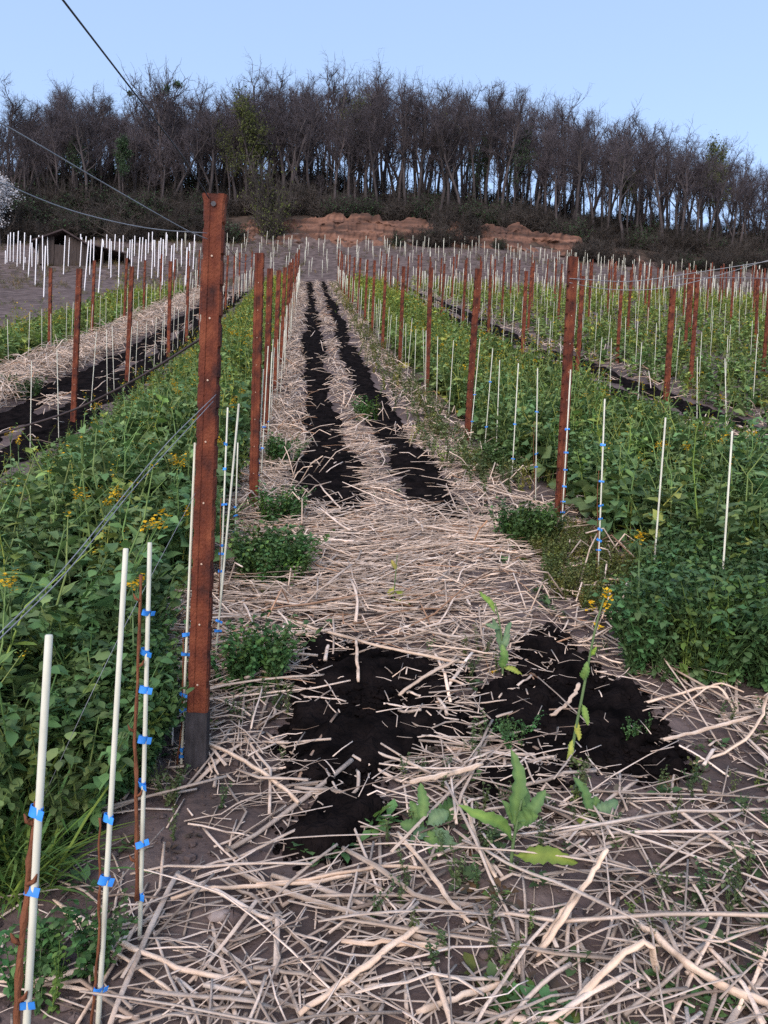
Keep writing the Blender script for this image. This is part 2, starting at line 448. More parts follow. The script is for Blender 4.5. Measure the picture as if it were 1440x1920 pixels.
ang = np.where((cx < .05) & (cy > 4) & (rng.random(N) < .6), rng.normal(-.6, .5, N), ang)
L = np.clip(rng.lognormal(-1.65, .6, N), .04, .75) * (1 - .15 * wind)
rad = np.clip(rng.lognormal(-5.6, .45, N), .0014, .0078) * (.75 + .25 * np.minimum(L / .25, 1.3))
near = cy < 2.75
L = np.where(near, L * 1.15, L); L = np.where(in_comp(cx, cy) > .1, L * .6, L)
P = np.stack([cx, cy, rng.random(N) ** 1.5 * .075 * np.clip(dn, .2, 1.2) * np.where(near, .6, 1.)], -1)
size = L * rad / np.maximum(cy, 1) ** 2
IND = np.argsort(-np.where(cy < 3.0, size, 0))[:262]
mask = np.ones(N, bool); mask[IND] = False
acc = Acc()
def add_straw(acc, P, ang, L, rad, k, S, **kw):
    Q = stalk_lines(P, ang, L, k, **kw)
    rr = rad[:, None] * rng.uniform(.82, 1.12, (len(P), k))
    V, F, n = tubes(Q, rr, S, cap=True, flat=rng.uniform(.22, 1, len(P)))
    tc = straw_tint(len(P)); wt = sstep(3.4, 2.2, P[:, 1])[:, None]; tc = tc * (1 - wt) + wt * (tc.mean(1, keepdims=True) * np.array([[.9, .89, .9]]) * .75 + .18 * tc)
    acc.add(V, F); acc.C[-1] = streaks(tc, n // S, S)
add_straw(acc, P[mask], ang[mask], L[mask], rad[mask], 6, 6)
# fine chaff in the foreground and on the compost
Nf = 30000
fx = rng.uniform(-1.2, 3.4, Nf); fy = rng.uniform(1.1, 5.5, Nf)
px, py, _ = proj(np.stack([fx, fy, G(fx, fy)], -1))
ok = rng.random(Nf) < (.3 * dens(px, py) + .03) * np.where(in_comp(fx, fy) > .5, .5, 1)
fx, fy = fx[ok], fy[ok]
zz = np.where(in_comp(fx, fy) > .4, .05, .004)
add_straw(acc, np.stack([fx, fy, zz], -1), rng.uniform(0, 6.28, len(fx)), rng.uniform(.015, .13, len(fx)), rng.uniform(.001, .0036, len(fx)), 3, 4)
# upright broken bits along the row feet
Nu = 420
ux = np.where(rng.random(Nu) < .5, rng.normal(-.15, .2, Nu), rng.normal(1.75, .3, Nu)); uy = rng.uniform(3.5, 11, Nu)
ul_ = rng.uniform(.15, .5, Nu); ua = rng.uniform(0, 6.28, Nu); el = rng.uniform(.2, 1.0, Nu)
p0 = np.stack([ux, uy, G(ux, uy)], -1); dv = np.stack([np.cos(ua) * np.cos(el), np.sin(ua) * np.cos(el), np.sin(el)], -1)
mid = p0 + dv * ul_[:, None] * .6
d2 = dv.copy(); d2[:, 2] -= rng.uniform(.2, 1.6, Nu)
V, F, n = tubes(np.stack([p0, p0 + dv * ul_[:, None] * .3, mid, mid + d2 * ul_[:, None] * .45], 1), np.full((Nu, 4), .0045), 5)
acc.add(V, F); acc.C[-1] = np.repeat(straw_tint(Nu), n, 0)
tag(obj('straw', acc.mesh('straw', M_STRAW)), 'thick mulch of broken dry stalks over the near path', 'straw', kind='stuff')

# far straw in the mulched alleys
def far_straw(alley, y0, y1, n, lab, left=1., right=.55, heap=.12):
    x = rng.uniform(-.5, 1.95, n); t = rng.random(n); y = y0 * (y1 / y0) ** t
    xs = x + alley * 2 * SP
    sm = strip_mask(xs, y, alley)
    pr = np.where(sm > -.03, .012, np.where(x < .75, left, np.where((alley < 0) & (x > 1.2), .25, right))) * (1 + .8 * fbm(xs * 1.1, y * .6, 71))
    ok = rng.random(n) < pr
    x, y, xs = x[ok], y[ok], xs[ok]; m = len(x)
    acc = Acc()
    P = np.stack([xs, y, rng.random(m) * np.where(x < .75, heap, .08)], -1)
    add_straw(acc, P, rng.uniform(0, 3.14, m), rng.uniform(.12, .42, m), rng.uniform(.0045, .008, m) * (1 + .01 * y), 4, 4, lift=.12, rise=.16)
    tag(obj('straw', acc.mesh('straw', M_STRAW)), lab, 'straw', kind='stuff')
far_straw(0, 9.0, 46, 9000, 'straw mulch on the distant part of the path', right=.4)
far_straw(-1, 5.0, 40, 20000, 'straw mulch heaped between the rows at left', left=1.3, right=.9, heap=.3)
far_straw(1, 6.5, 40, 5000, 'straw mulch among weeds between the rows at right', left=.5, right=.35)

# individual stalks in the foreground
for n_i, i in enumerate(IND):
    Q = stalk_lines(P[i:i + 1], ang[i:i + 1], L[i:i + 1], 8)
    rr = rad[i] * rng.uniform(.86, 1.1, (1, 8))
    rr[0, 0] *= .8; rr[0, -1] *= rng.uniform(.3, 1); rr *= .9
    c = Q[0].mean(0)
    V, F, n = tubes(Q - c, rr, 8, flat=rng.uniform(.45, 1, 1))
    o = obj('straw_stalk', mesh('straw_stalk', V, F, M_STRAW, streaks(straw_tint(1), n // 8, 8)), loc=c)
    tag(o, 'loose dry stalk among the litter of broken stalks in front of the black compost', 'stalk', 'loose dry stalks littering the front of the path')

SPECIAL = [
 ('thick bent dry stalk arching up at the bottom edge of the picture', [(1030,1935,0),(1090,1875,.03),(1160,1805,.1),(1205,1772,.13),(1225,1790,.12),(1232,1838,.0)], .0125),
 ('long dry stalk leaning steeply beside the yellowing leaf', [(1005,1800,0),(1060,1725,.07),(1112,1640,.14),(1140,1598,.18)], .0105),
 ('dry stalk parallel to and left of the long leaning one', [(1000,1795,0),(1045,1730,.05),(1090,1665,.1)], .0085),
 ('straight thick stalk pointing from the compost to the right edge', [(1243,1392,.03),(1300,1378,.04),(1360,1362,.05),(1410,1348,.05)], .0125),
 ('dry stalk kinked like an elbow over bare soil at right', [(1190,1328,.01),(1260,1305,.04),(1345,1287,.08),(1365,1312,.05),(1382,1352,.0)], .008),
 ('slender stalk running below the elbow shaped stalk', [(1228,1362,0),(1262,1335,.02),(1300,1308,.05),(1350,1280,.09),(1395,1300,.07)], .006),
 ('curved stalk rising at the right edge of the picture', [(1300,1435,0),(1360,1415,.02),(1405,1385,.06),(1428,1345,.1),(1440,1305,.14)], .0075),
 ('short stalk standing on end on black compost', [(668,1203,.09),(669,1240,.06),(672,1282,.05)], .009),
 ('pale curved stalk lying across the middle of the compost', [(748,1308,.05),(775,1285,.06),(815,1262,.07),(860,1240,.08)], .0115),
 ('longest stalk across the upper edge of the compost', [(540,1165,.05),(620,1190,.07),(700,1212,.07),(790,1232,.07),(872,1246,.07)], .011),
 ('brown curved stalk on the compost beside the flowering stem', [(1032,1345,.05),(1060,1328,.06),(1078,1305,.08),(1086,1285,.1)], .011),
 ('broad split stalk slanting above the leafy rosette', [(768,1472,.05),(830,1460,.06),(905,1438,.07)], .0125),
 ('straight stalk lying in front of the compost with its tip to the right', [(320,1690,.02),(380,1668,.02),(470,1668,.02),(560,1660,.03),(660,1645,.03)], .008),
 ('long stalk crossing the bare soil at lower left', [(118,1705,.02),(180,1745,.03),(260,1790,.03),(350,1825,.03),(500,1850,.02)], .010),
 ('thin dry stalk beside the long stalk at lower left', [(100,1690,.01),(160,1750,.02),(230,1800,.03),(330,1870,.02)], .007),
 ('stalk lying diagonal over the left edge of the compost', [(380,1395,.03),(450,1425,.04),(520,1470,.04),(560,1510,.03)], .010),
 ('horizontal stalk at the left foot of the compost', [(390,1262,.04),(440,1255,.05),(520,1268,.05)], .009),
 ('forked dry stalk in front of the leafy rosette', [(745,1565,.04),(800,1630,.04),(840,1690,.03),(880,1735,.02)], .0095),
 ('long thin stalk across the foreground soil', [(480,1660,.03),(560,1655,.03),(640,1640,.04),(720,1628,.03),(800,1632,.02)], .0075),
 ('stalk pointing to the camera below the rosette', [(870,1500,.06),(885,1555,.05),(900,1600,.04),(930,1650,.03)], .009),
 ('grey straight stalk in the bottom centre', [(560,1910,.02),(640,1850,.03),(720,1790,.04),(790,1740,.03)], .0115),
 ('short thick stalk at the bottom edge left of the bent one', [(780,1905,.02),(860,1875,.03),(950,1850,.02)], .0105),
 ('flat split stalk below the young sow thistle', [(640,1770,.02),(740,1775,.03),(840,1785,.02)], .0105),
 ('long stalk along the right lower corner', [(1195,1735,.03),(1260,1790,.04),(1340,1850,.04),(1440,1890,.02)], .013),
 ('curved stalk arching over the mat toward the post at right', [(905,915,.03),(950,930,.1),(1000,940,.12),(1040,955,.05)], .011),
 ('stalk arching out of the clover at right', [(1115,1090,.03),(1165,1088,.06),(1205,1105,.05),(1222,1118,.01)], .011),
]
for lab, pts, r in SPECIAL:
    Q = []
    for (a, b, hz) in pts:
        p = at(a, b)
        if hz > 0:                                       # raised point: move toward the camera along its ray so it stands hz above the soil
            d = p - CAM; lo, hi = .5, 1.
            for _ in range(20):
                m = (lo + hi) / 2; q = CAM + d * m
                if q[2] - float(G(q[0], q[1])) > hz: lo = m
                else: hi = m
            p = CAM + d * hi
        p[2] += r * .8
        Q.append(p)
    Q = np.array(Q); t = np.linspace(0, 1, len(Q)); tt = np.linspace(0, 1, 14)
    Q = np.stack([np.interp(tt, t, Q[:, i]) for i in range(3)], 1)
    Q[1:-1] = (Q[:-2] + 4 * Q[1:-1] + Q[2:]) / 6
    Q[1:-1] += rng.normal(0, .002, (12, 3))
    r *= .78
    rr = r * rng.uniform(.84, 1.1, 14); rr[0] *= .8; rr[-1] *= .7
    c = Q[0].copy()
    V, F, n = tubes(Q - c, rr, 9, flat=rng.uniform(.6, 1, 1))
    o = obj('straw_stalk', mesh('straw_stalk', V, F, M_STRAW, streaks(straw_tint(1) * .25 + np.array([[.72, .66, .6]]), n // 9, 9)), loc=c)
    tag(o, lab, 'stalk')

# soil crumbs and stones
acc = Acc()
def blob(r_, seed):
    r = np.random.default_rng(seed)
    th = np.linspace(.05, math.pi - .05, 5); ph = np.arange(6) * math.pi / 3
    V = np.array([[math.sin(a) * math.cos(b), math.sin(a) * math.sin(b), math.cos(a) * .7] for a in th for b in ph]) * r.uniform(.75, 1.2, (30, 1)) * r_
    F = [(i * 6 + j, i * 6 + (j + 1) % 6, (i + 1) * 6 + (j + 1) % 6, (i + 1) * 6 + j) for i in range(4) for j in range(6)]
    return V, np.array(F), np.ones((30, 3)), np.zeros(24, np.int32)
BL = [blob(1, k) for k in range(5)]
n = 11000
x = rng.uniform(-1.6, 3.4, n); y = rng.uniform(1.0, 4.6, n)
V, F, C, I = scatter(BL, np.stack([x, y, G(x, y) + .002], -1), rng.uniform(0, 6, n), np.clip(rng.lognormal(-5.3, .65, n), .002, .028), np.zeros((n, 2)), np.ones((n, 3)))
tag(obj('soil_crumbs', mesh('soil_crumbs', V, F, M_SOIL, smooth=False)), 'crumbs and small clods on the bare soil', 'soil', kind='stuff')
n = 26000
x = rng.uniform(-.7, 2.8, n); y = rng.uniform(1.5, 4.8, n); ok = in_comp(x, y) > .04; x, y = x[ok], y[ok]; n = len(x)
V, F, C, I = scatter(BL, np.stack([x, y, G(x, y) + .028 * in_comp(x, y)], -1), rng.uniform(0, 6, n), np.clip(rng.lognormal(-4.9, .55, n), .003, .026), np.zeros((n, 2)), np.ones((n, 3)))
tag(obj('compost_crumbs', mesh('compost_crumbs', V, F, M_COMP, smooth=False)), 'loose black crumbs of compost on and around the heap', 'compost', kind='stuff')
for (a, b, s, lab) in ((412, 1712, .04, 'flat grey stone on the soil at lower left'), (392, 1440, .022, 'pale round pebble beside the foot of the nearest post')):
    p = at(a, b)
    V, F, C, I = blob(s, 77 + a); V[:, 2] *= .6
    tag(obj('stone', mesh('stone', V, F, M_STONE), loc=p), lab, 'stone')

# ------------------------------------------------------------------ rusty posts
def post_mesh(name, Hh, flare=False, z0=0.):
    ring = np.array([(-.030,-.021),(-.013,-.021),(-.010,-.0175),(.010,-.0175),(.013,-.021),(.030,-.021),(.036,-.013),(.036,.012),(.030,.021),(-.030,.021),(-.036,.012),(-.036,-.013)])
    side = np.array([0,0,0,0,0,0,1,1,0,0,1,1], bool)
    zs = [(z0, 0)]
    z = .09
    while z < Hh - .06:
        if z > z0 + .03: zs += [(z - .015, 0), (z - .010, 1), (z + .010, 1), (z + .015, 0)]
        z += .105
    zs += [(Hh - .05, 0), (Hh - .03, 0), (Hh, 2), (Hh, 3)]
    V = []
    for z, f in zs:
        r = ring.copy()
        if f == 1: r[side, 0] *= .78
        if f >= 2 and flare: r[:, 0] *= 1.2; r[:, 1] *= 1.1
        if f == 3: r *= .1
        V.append(np.c_[r, np.full(12, z)])
    V = np.concatenate(V); k = len(zs)
    F = [(i * 12 + j, i * 12 + (j + 1) % 12, (i + 1) * 12 + (j + 1) % 12, (i + 1) * 12 + j) for i in range(k - 1) for j in range(12)]
    acc = Acc().add(V, F)
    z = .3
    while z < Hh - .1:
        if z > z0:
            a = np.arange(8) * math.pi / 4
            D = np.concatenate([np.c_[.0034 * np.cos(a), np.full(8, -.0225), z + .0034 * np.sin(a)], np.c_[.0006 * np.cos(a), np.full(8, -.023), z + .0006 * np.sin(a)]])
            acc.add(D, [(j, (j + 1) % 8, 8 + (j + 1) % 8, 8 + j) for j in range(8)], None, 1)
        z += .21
    if flare:
        a = np.arange(8) * math.pi / 4
        D = np.concatenate([np.c_[.009 * np.cos(a), np.full(8, -.0236), Hh - .035 + .009 * np.sin(a)], np.c_[.001 * np.cos(a), np.full(8, -.0238), Hh - .035 + .001 * np.sin(a)]])
        acc.add(D, [(j, (j + 1) % 8, 8 + (j + 1) % 8, 8 + j) for j in range(8)], None, 2)
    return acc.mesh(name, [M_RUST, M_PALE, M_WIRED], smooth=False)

ORD = ['first', 'second', 'third', 'fourth', 'fifth', 'sixth', 'seventh', 'eighth', 'ninth', 'tenth', 'eleventh', 'twelfth']
ROWNAME = {0: 'the row left of the mulched path', 1: 'the row right of the mulched path', -1: 'the row left of the near green strip', -2: 'the outermost row at left'}
for k in range(2, 16): ROWNAME[k] = 'the %s row on the right' % ORD[k - 1] if k - 1 < 12 else 'the farthest right rows'

def place_tilted(o, B, T):
    v = Vector((T[0] - B[0], T[1] - B[1], T[2] - B[2]))
    q = v.to_track_quat('Z', 'Y'); e = q.to_euler()
    o.location = [float(c) for c in B]
    return v

def tilt_of(B, T):
    v = np.asarray(T) - np.asarray(B)
    return (-math.atan2(v[1], v[2]), math.atan2(v[0], v[2]))

# nearest post: body, dark coated foot
B = at(368, 1440); T = onplane(404, 367, B[1]); Hp = T[2] - B[2]
POST1 = (B, T)
p1 = thing('trellis_post', 'nearest and tallest looking rusty post with dark coated foot and flared top', 'post', B, 'rusty trellis posts')
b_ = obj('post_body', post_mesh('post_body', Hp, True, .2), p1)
fa = Acc(); V, F = boxq(-.037, .037, -.0235, .0225, -.1, .202); fa.add(V, F)
obj('post_foot', fa.mesh('post_foot', M_FOOT, False), p1)
tl = tilt_of(B, T); p1.rotation_euler = (tl[0], tl[1], R(-8))

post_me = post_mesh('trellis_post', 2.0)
POSTS = []                                              # (row, y)
def add_post(row, x, y, h=2.0, tilt=None, lab=None, rz=None):
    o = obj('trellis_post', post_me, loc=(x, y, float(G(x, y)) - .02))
    o.scale = (1, 1, h / 2.0)
    o.rotation_euler = (*(tilt or (rng.normal(0, .008), rng.normal(0, .012))), R(-10) if rz is None else rz)
    tag(o, lab, 'post', 'rusty trellis posts'); POSTS.append((row, y))
    return o
B2 = at(475, 955); T2 = onplane(487, 475, B2[1])
add_post(0, B2[0], B2[1], T2[2] - B2[2] + .02, tilt_of(B2, T2), 'second rusty post from the front in ' + ROWNAME[0])
PY0 = [B[1], B2[1]]; dyp = 3.05
n = 3; y = B2[1] + 3.15
while y < 46:
    PY0.append(y); x = XL0 + rng.normal(0, .025) * (n > 3)
    add_post(0, x, y, 2.0 + rng.normal(0, .03), None, ('%s rusty post from the front in %s' % (ORD[n - 1], ROWNAME[0])) if n <= 4 else 'far rusty post overlapping others in ' + ROWNAME[0])
    y += dyp; n += 1
R1 = [((1048, 976), (1075, 482)), ((875, 830), (897, 504)), ((800, 735), (808, 502))]
n = 1
for b0, t0 in R1:
    b1 = at(*b0); t1 = onplane(*t0, b1[1])
    add_post(1, b1[0], b1[1], t1[2] - b1[2] + .02, tilt_of(b1, t1), ('%s rusty post from the front in %s' % (ORD[n - 1], ROWNAME[1])), R(8)); n += 1
PY1 = [at(*b0)[1] for b0, _ in R1]
y = PY1[-1] + 3.1
while y < 47:
    PY1.append(y)
    add_post(1, XR0 + rng.normal(0, .02), y, 2.0 + rng.normal(0, .03), None, ('%s rusty post from the front in %s' % (ORD[n - 1], ROWNAME[1])) if n <= 7 else 'far rusty post closely spaced in ' + ROWNAME[1], R(8))
    y += dyp; n += 1
ROWPY = {0: PY0, 1: PY1}
for k in list(range(-2, 0)) + list(range(2, 16)):
    x0 = ROWX[k]
    if k == -1: x0 = float(at(130, 792)[0]); ys0 = float(at(130, 792)[1])
    elif k == -2: x0 = float(at(130, 792)[0]) - SP; ys0 = 13.4
    elif k == 2: x0 = float(at(1243, 815)[0]); ys0 = float(at(1243, 815)[1]) - 0
    else: ys0 = 8.6 + (k - 3) * 2.55 + rng.uniform(-.8, .8)
    ROWX[k] = x0
    y = ys0; n = 1; L_ = []
    ye = float(yend(x0)) if k < 0 else 46
    while y < ye:
        L_.append(y)
        x = x0 + rng.normal(0, .05)
        q, qy, _ = proj([x, y, float(G(x, y)) + 1.5])
        if -40 < q < 1480:
            add_post(k, x, y, 1.95 + rng.normal(0, .06), None, ('%s rusty post from the front in %s' % (ORD[n - 1], ROWNAME[k])) if n <= 3 and k < 6 else 'distant rusty post in ' + ROWNAME[k], R(-10 if k < 0 else 8))
            n += 1
        y += dyp + rng.normal(0, .06)
    ROWPY[k] = L_

# ------------------------------------------------------------------ vine stakes, canes, ties
def rod(h, r=.0055, s=10):
    zs = [0, .3 * h, .65 * h, h - .002, h, h]; rr = [r, r, r, r, r * .8, r * .05]
    Pn = np.zeros((6, 3)); Pn[:, 2] = zs
    V, F, _ = tubes(Pn[None], np.array([rr]), s, cap=False)
    return V, F
def tie_mesh(w=.016):
    # band wrapped round rod and cane with a flat tail
    a = np.linspace(0, 2 * math.pi, 17)[:-1]
    e = np.c_[.0115 * np.cos(a) - .0055, .0072 * np.sin(a)]
    V = np.concatenate([np.c_[e, np.full(16, -w / 2)], np.c_[e, np.full(16, w / 2)], np.c_[e * .9, np.full(16, w / 2)], np.c_[e * .9, np.full(16, -w / 2)]])
    F = [(l * 16 + j, l * 16 + (j + 1) % 16, ((l + 1) % 4) * 16 + (j + 1) % 16, ((l + 1) % 4) * 16 + j) for l in range(4) for j in range(16)]
    acc = Acc().add(V, F)
    V2, F2 = boxq(.004, .015, -.0085, -.0072, -w / 2 * .95, w / 2 * .9); acc.add(V2, F2)
    return acc.mesh('tie', M_TIE, False)
TIE = tie_mesh(.012); TIE_W = tie_mesh(.017)

STAKES = []
def stake_px(b, t, lab, ties=(), cane=None, r=.0048):
    """stake with its foot on the soil at pixel b, its tip at pixel t, ties at these pixel heights"""
    Bs = at(*b); Ts = onplane(t[0], t[1], Bs[1]); h = float(np.linalg.norm(Ts - Bs))
    V, F = rod(h + .06, r); V[:, 2] -= .06
    o = obj('vine_stake', mesh('vine_stake', V, F, M_STAKE), loc=Bs)
    tl = tilt_of(Bs, Ts); o.rotation_euler = (tl[0], tl[1], 0)
    tag(o, lab, 'stake', 'pale vine stakes')
    STAKES.append(Bs)
    for q, ty in enumerate(ties):
        zf = (b[1] - ty) / (b[1] - t[1]) * h
        c = obj('tie', TIE_W if r > .0053 else TIE, o, (0, 0, zf)); c.rotation_euler = (rng.normal(0, .22), rng.normal(0, .22), rng.uniform(-.9, .9)); c.scale = (1, 1, rng.uniform(.75, 1.2))
    if cane:
        c0, c1, cr, col_lab = cane                       # from / to as fractions of the stake, radius
        zz = np.linspace(c0, c1, 26) * h
        wob = np.cumsum(rng.normal(0, .0011, (26, 2)), 0)
        Pc = np.c_[-.0125 + wob[:, 0] + .005 * np.sin(zz * 9), -.004 + wob[:, 1], zz]
        rr = cr * (1 - .35 * np.linspace(0, 1, 26)) * rng.uniform(.85, 1.1, 26)
        rr[::5] *= 1.4
        acc = Acc(); V, F, _ = tubes(Pc[None], rr[None], 8); acc.add(V, F)
        if cr > .004:
            for i in range(3, 25, 5):                    # buds
                V, F, _ = tubes(np.array([[Pc[i], Pc[i] + [(-1) ** i * .012, -.004, .008], Pc[i] + [(-1) ** i * .016, -.006, .02]]]), np.array([[cr * .8, cr * .7, cr * .2]]), 6); acc.add(V, F)
        g = obj('vine_cane', acc.mesh('vine_cane', M_CANE), loc=Bs); g.rotation_euler = o.rotation_euler
        tag(g, col_lab, 'vine', 'young vines tied to the stakes')
    return o
stake_px((22, 2400), (92, 1190), 'nearest and thickest looking cream stake at lower left with wide blue ties', (1516, 1662, 1872), (.3, .745, .0062, 'thick red brown vine cane tied to the nearest cream stake'), .0062)
stake_px((183, 1935), (236, 1028), 'second cream stake from the bottom left, bare above its blue ties', (1530, 1646, 1852), (0, .45, .0035, 'thin grey brown vine against the second cream stake'), .006)
stake_px((262, 1758), (281, 1017), 'cream stake carrying a tall dark cane, third from the bottom left', (1146, 1220, 1290, 1383, 1467, 1579, 1678), (.1, .92, .0052, 'knotty red brown vine climbing the third cream stake'), .0056)
stake_px((340, 1432), (366, 830), 'cream stake standing against the nearest rusty post', (1187, 1224, 1301, 1328, 1404, 1417), (0, .42, .003, 'young vine at the foot of the nearest rusty post'))
stake_px((403, 1243), (448, 757), 'leaning cream stake just right of the nearest rusty post', (1164, 1182), None)
stake_px((412, 1140), (427, 764), 'upright cream stake with many blue ties just behind the nearest post', (832, 879, 945, 1022, 1038, 1070), (0, .55, .003, 'dark vine on the stake just behind the nearest post'))
stake_px((440, 1020), (446, 830), 'short looking cream stake in front of the second rusty post', (951, 966, 998), None)
stake_px((480, 952), (494, 692), 'cream stake touching the second rusty post', (842, 868, 890, 915), (0, .5, .0028, 'dark vine beside the second rusty post'))
stake_px((489, 905), (503, 649), 'cream stake just beyond the second rusty post', (800, 840), None)
stake_px((500, 868), (510, 660), 'cream stake midway between the second and third rusty posts', (790,), None)
stake_px((1349, 1166), (1373, 808), 'tall bare cream stake rising from the clover at right', (1160,), None, .0052)
stake_px((1222, 1116), (1248, 783), 'cream stake at the left edge of the clover', (1073, 1085), (0, .3, .003, 'low vine at the edge of the clover'), .005)
stake_px((1121, 1082), (1134, 748), 'cream stake with spaced blue ties, right of the first post of the right row', (834, 902, 947, 972, 992, 1012, 1031), (.02, .6, .003, 'dark vine right of the first post of the right row'))
stake_px((1052, 1008), (1070, 693), 'cream stake against the first post of the right row', (805, 848, 880, 912, 940, 960), (0, .6, .0028, 'dark vine at the first post of the right row'))
stake_px((1004, 940), (1008, 690), 'cream stake left of the first post of the right row', (772, 850, 875), (.05, .6, .0028, 'dark vine left of the first post of the right row'))
stake_px((959, 912), (972, 681), 'second cream stake left of the first post of the right row', (795, 860), None)
stake_px((930, 854), (937, 675), 'cream stake midway between the first two posts of the right row', (838,), None)
stake_px((908, 850), (924, 653), 'cream stake just before the second post of the right row', (716, 800), None)
stake_px((881, 834), (900, 635), 'cream stake against the second post of the right row', (740, 790), None)

# the rest: rows of stakes, nearest as things
V, F = rod(1.2, .0047, 6); V[:, 2] -= .06; rod_me = mesh('vine_stake', V, F, M_STAKE)
V, F = rod(1.2, .011, 5); V[:, 2] -= .05; rod_far = mesh('vine_stake', V, F, M_STAKE)
cand = []
for k, x0 in ROWX.items():
    pys = ROWPY.get(k, [])
    y = {0: 9.3, 1: 9.0}.get(k, (pys[0] - 1.5) if pys else 9)
    if k >= 2: y = max(5.2, y - 3)
    ye = float(yend(x0)) if k < 0 else 46
    while y < ye:
        x = x0 + rng.normal(.05, .04)
        q, qy, d = proj([x, y, float(G(x, y)) + .5])
        if -10 < q < 1450: cand.append((y, x, k))
        y += .76 + rng.normal(0, .06)
for k in range(-8, 42):                                 # newly planted field above the rows
    x0 = XL0 + 1.17 * k + .6
    y = 46.3 + rng.uniform(0, 2.2)
    while y < 61.5:
        x = x0 + rng.normal(0, .2)
        q, qy, d = proj([x, y, float(G(x, y)) + .5])
        if -10 < q < 1450: cand.append((y, x, 99))
        y += 2.1 + rng.normal(0, .35)
cand.sort()
far_acc = Acc()
NEAR = 278
cnt = {}
for i, (y, x, k) in enumerate(cand):
    h = 1.02 + rng.normal(0, .07); tx, ty = rng.normal(.0, .02), rng.normal(0, .03)
    z = float(G(x, y))
    if i < NEAR:
        o = obj('vine_stake', rod_me, loc=(x, y, z)); o.scale = (1, 1, h / 1.14); o.rotation_euler = (tx, ty, 0)
        pys = [p for p in ROWPY.get(k, []) if p <= y]
        m = len(pys)
        cnt[(k, m)] = cnt.get((k, m), 0) + 1
        if y < 16:
            lab = 'pale stake, %s past the %s post of %s' % (ORD[min(cnt[(k, m)] - 1, 5)], ORD[min(m - 1, 8)], ROWNAME[k]) if m else 'pale stake, %s before the front post of %s' % (ORD[min(cnt[(k, 0)] - 1, 8)], ROWNAME[k])
            lab = lab.replace('the %s row to the right of the path', '%s')
        else:
            lab = 'thin pale stake in the distant stretch of ' + ROWNAME.get(k, 'the bare field')
        tag(o, lab, 'stake', 'pale vine stakes')
    else:
        r = .005 + .00021 * y
        V, F, _ = tubes(np.array([[(x, y, z - .05), (x + ty * h, y, z + h)]]), np.array([[r, r]]), 5)
        far_acc.add(V, F)
tag(obj('vine_stakes', far_acc.mesh('vine_stakes', M_STAKE)), 'countless thin pale stakes in the far rows and the new field', 'stakes', kind='stuff')

# white protective tubes at left
TB = [(13,440,492),(19,436,490),(25,436,491),(32,433,499),(44,436,506),(53,441,520),(66,447,535),(71,441,495),(80,441,507),(82,461,557),(90,440,500),(107,439,486),
      (103,475,487),(119,442,514),(128,445,499),(138,445,498),(141,450,494),(158,450,545),(160,443,470),(175,444,509),(184,447,557),(194,451,481),(204,448,504),(222,448,539),(214,439,478),
      (246,449,519),(243,450,487),(272,449,530),(304,449,542),(319,460,527),(325,457,510),(348,464,535),(332,435,470),(265,445,490),(290,450,500),(300,446,485),(312,440,480),(340,448,500),(355,455,520),(362,440,505),
      (10,470,494),(38,452,494),(60,455,500),(47,482,493),(95,470,494),(112,450,490),(130,480,496),(150,439,490),(200,440,480),(230,441,490),(236,465,510),(252,442,480),(261,445,485),(278,436,475),(285,435,470),(310,436,468),(150,445,500),(168,449,515),(208,452,520),(258,452,525),(284,450,522),(296,452,520)]
V, F = rod(1.0, .030, 10); tube_me = mesh('guard_tube', V, F, M_TUBE)
for i, (a, t, b) in enumerate(TB):
    p = at(a, b); T = onplane(a + (b - t) * .03, t, p[1]); h = float(T[2] - p[2])
    o = obj('guard_tube', tube_me, loc=(p[0], p[1], p[2] - .03)); s = min(1.2, .72 + .012 * max(0, 40 - p[1]))
    s = .62 + .006 * p[1]
    o.scale = (s, s, h + .03); o.rotation_euler = (rng.normal(0, .015), rng.normal(0, .02), 0)
    place = 'in front of the dark shed' if 45 < a < 210 else ('at the left end of the bare field' if a <= 45 else 'between the shed and the nearest rusty post')
    tag(o, ('tall' if b - t > 65 else 'short') + ' white guard tube ' + place, 'guard tube', 'white guard tubes on the bare field')

# ------------------------------------------------------------------ wires and hose
def curve3(pts, n=30):
    pts = np.array(pts, float); t = np.linspace(0, 1, len(pts)); tt = np.linspace(0, 1, n)
    Q = np.stack([np.interp(tt, t, pts[:, i]) for i in range(3)], 1)
    for _ in range(6): Q[1:-1] = (Q[:-2] + 2 * Q[1:-1] + Q[2:]) / 4
    return Q
def wire(name, pts, r, m, lab, cat='wire'):
    Q = curve3(pts); c = Q[0].copy()
    V, F, _ = tubes((Q - c)[None], np.full((1, len(Q)), r), 8)
    return tag(obj(name, mesh(name, V, F, m), loc=c), lab, cat)
def seg(a, b, sag=0., n=8):
    a = np.array(a, float); b = np.array(b, float)
    return [a + (b - a) * t - np.array([0, 0, sag * 4 * t * (1 - t)]) for t in np.linspace(0, 1, n)]
def ray_at(px, py, Y): return onplane(px, py, Y)
Yp = POST1[0][1]
t1 = onplane(392, 372, Yp - .03); a1 = ray_at(118, 0, 1.45)
wire('trellis_wire', [a1 + (a1 - ray_at(235, 152, 1.9)) * 1.2, a1, ray_at(235, 152, 1.9), ray_at(350, 302, 2.35), t1], .0021, M_WIRED, 'dark taut wire running from the top left sky to the nearest post')
wire('trellis_wire', [ray_at(-260, 95, 1.5), ray_at(0, 228, 1.75), ray_at(180, 335, 2.1), ray_at(345, 430, 2.5), onplane(388, 448, Yp - .03)], .0017, M_WIRE, 'grey wire sloping across the dark trees at left')
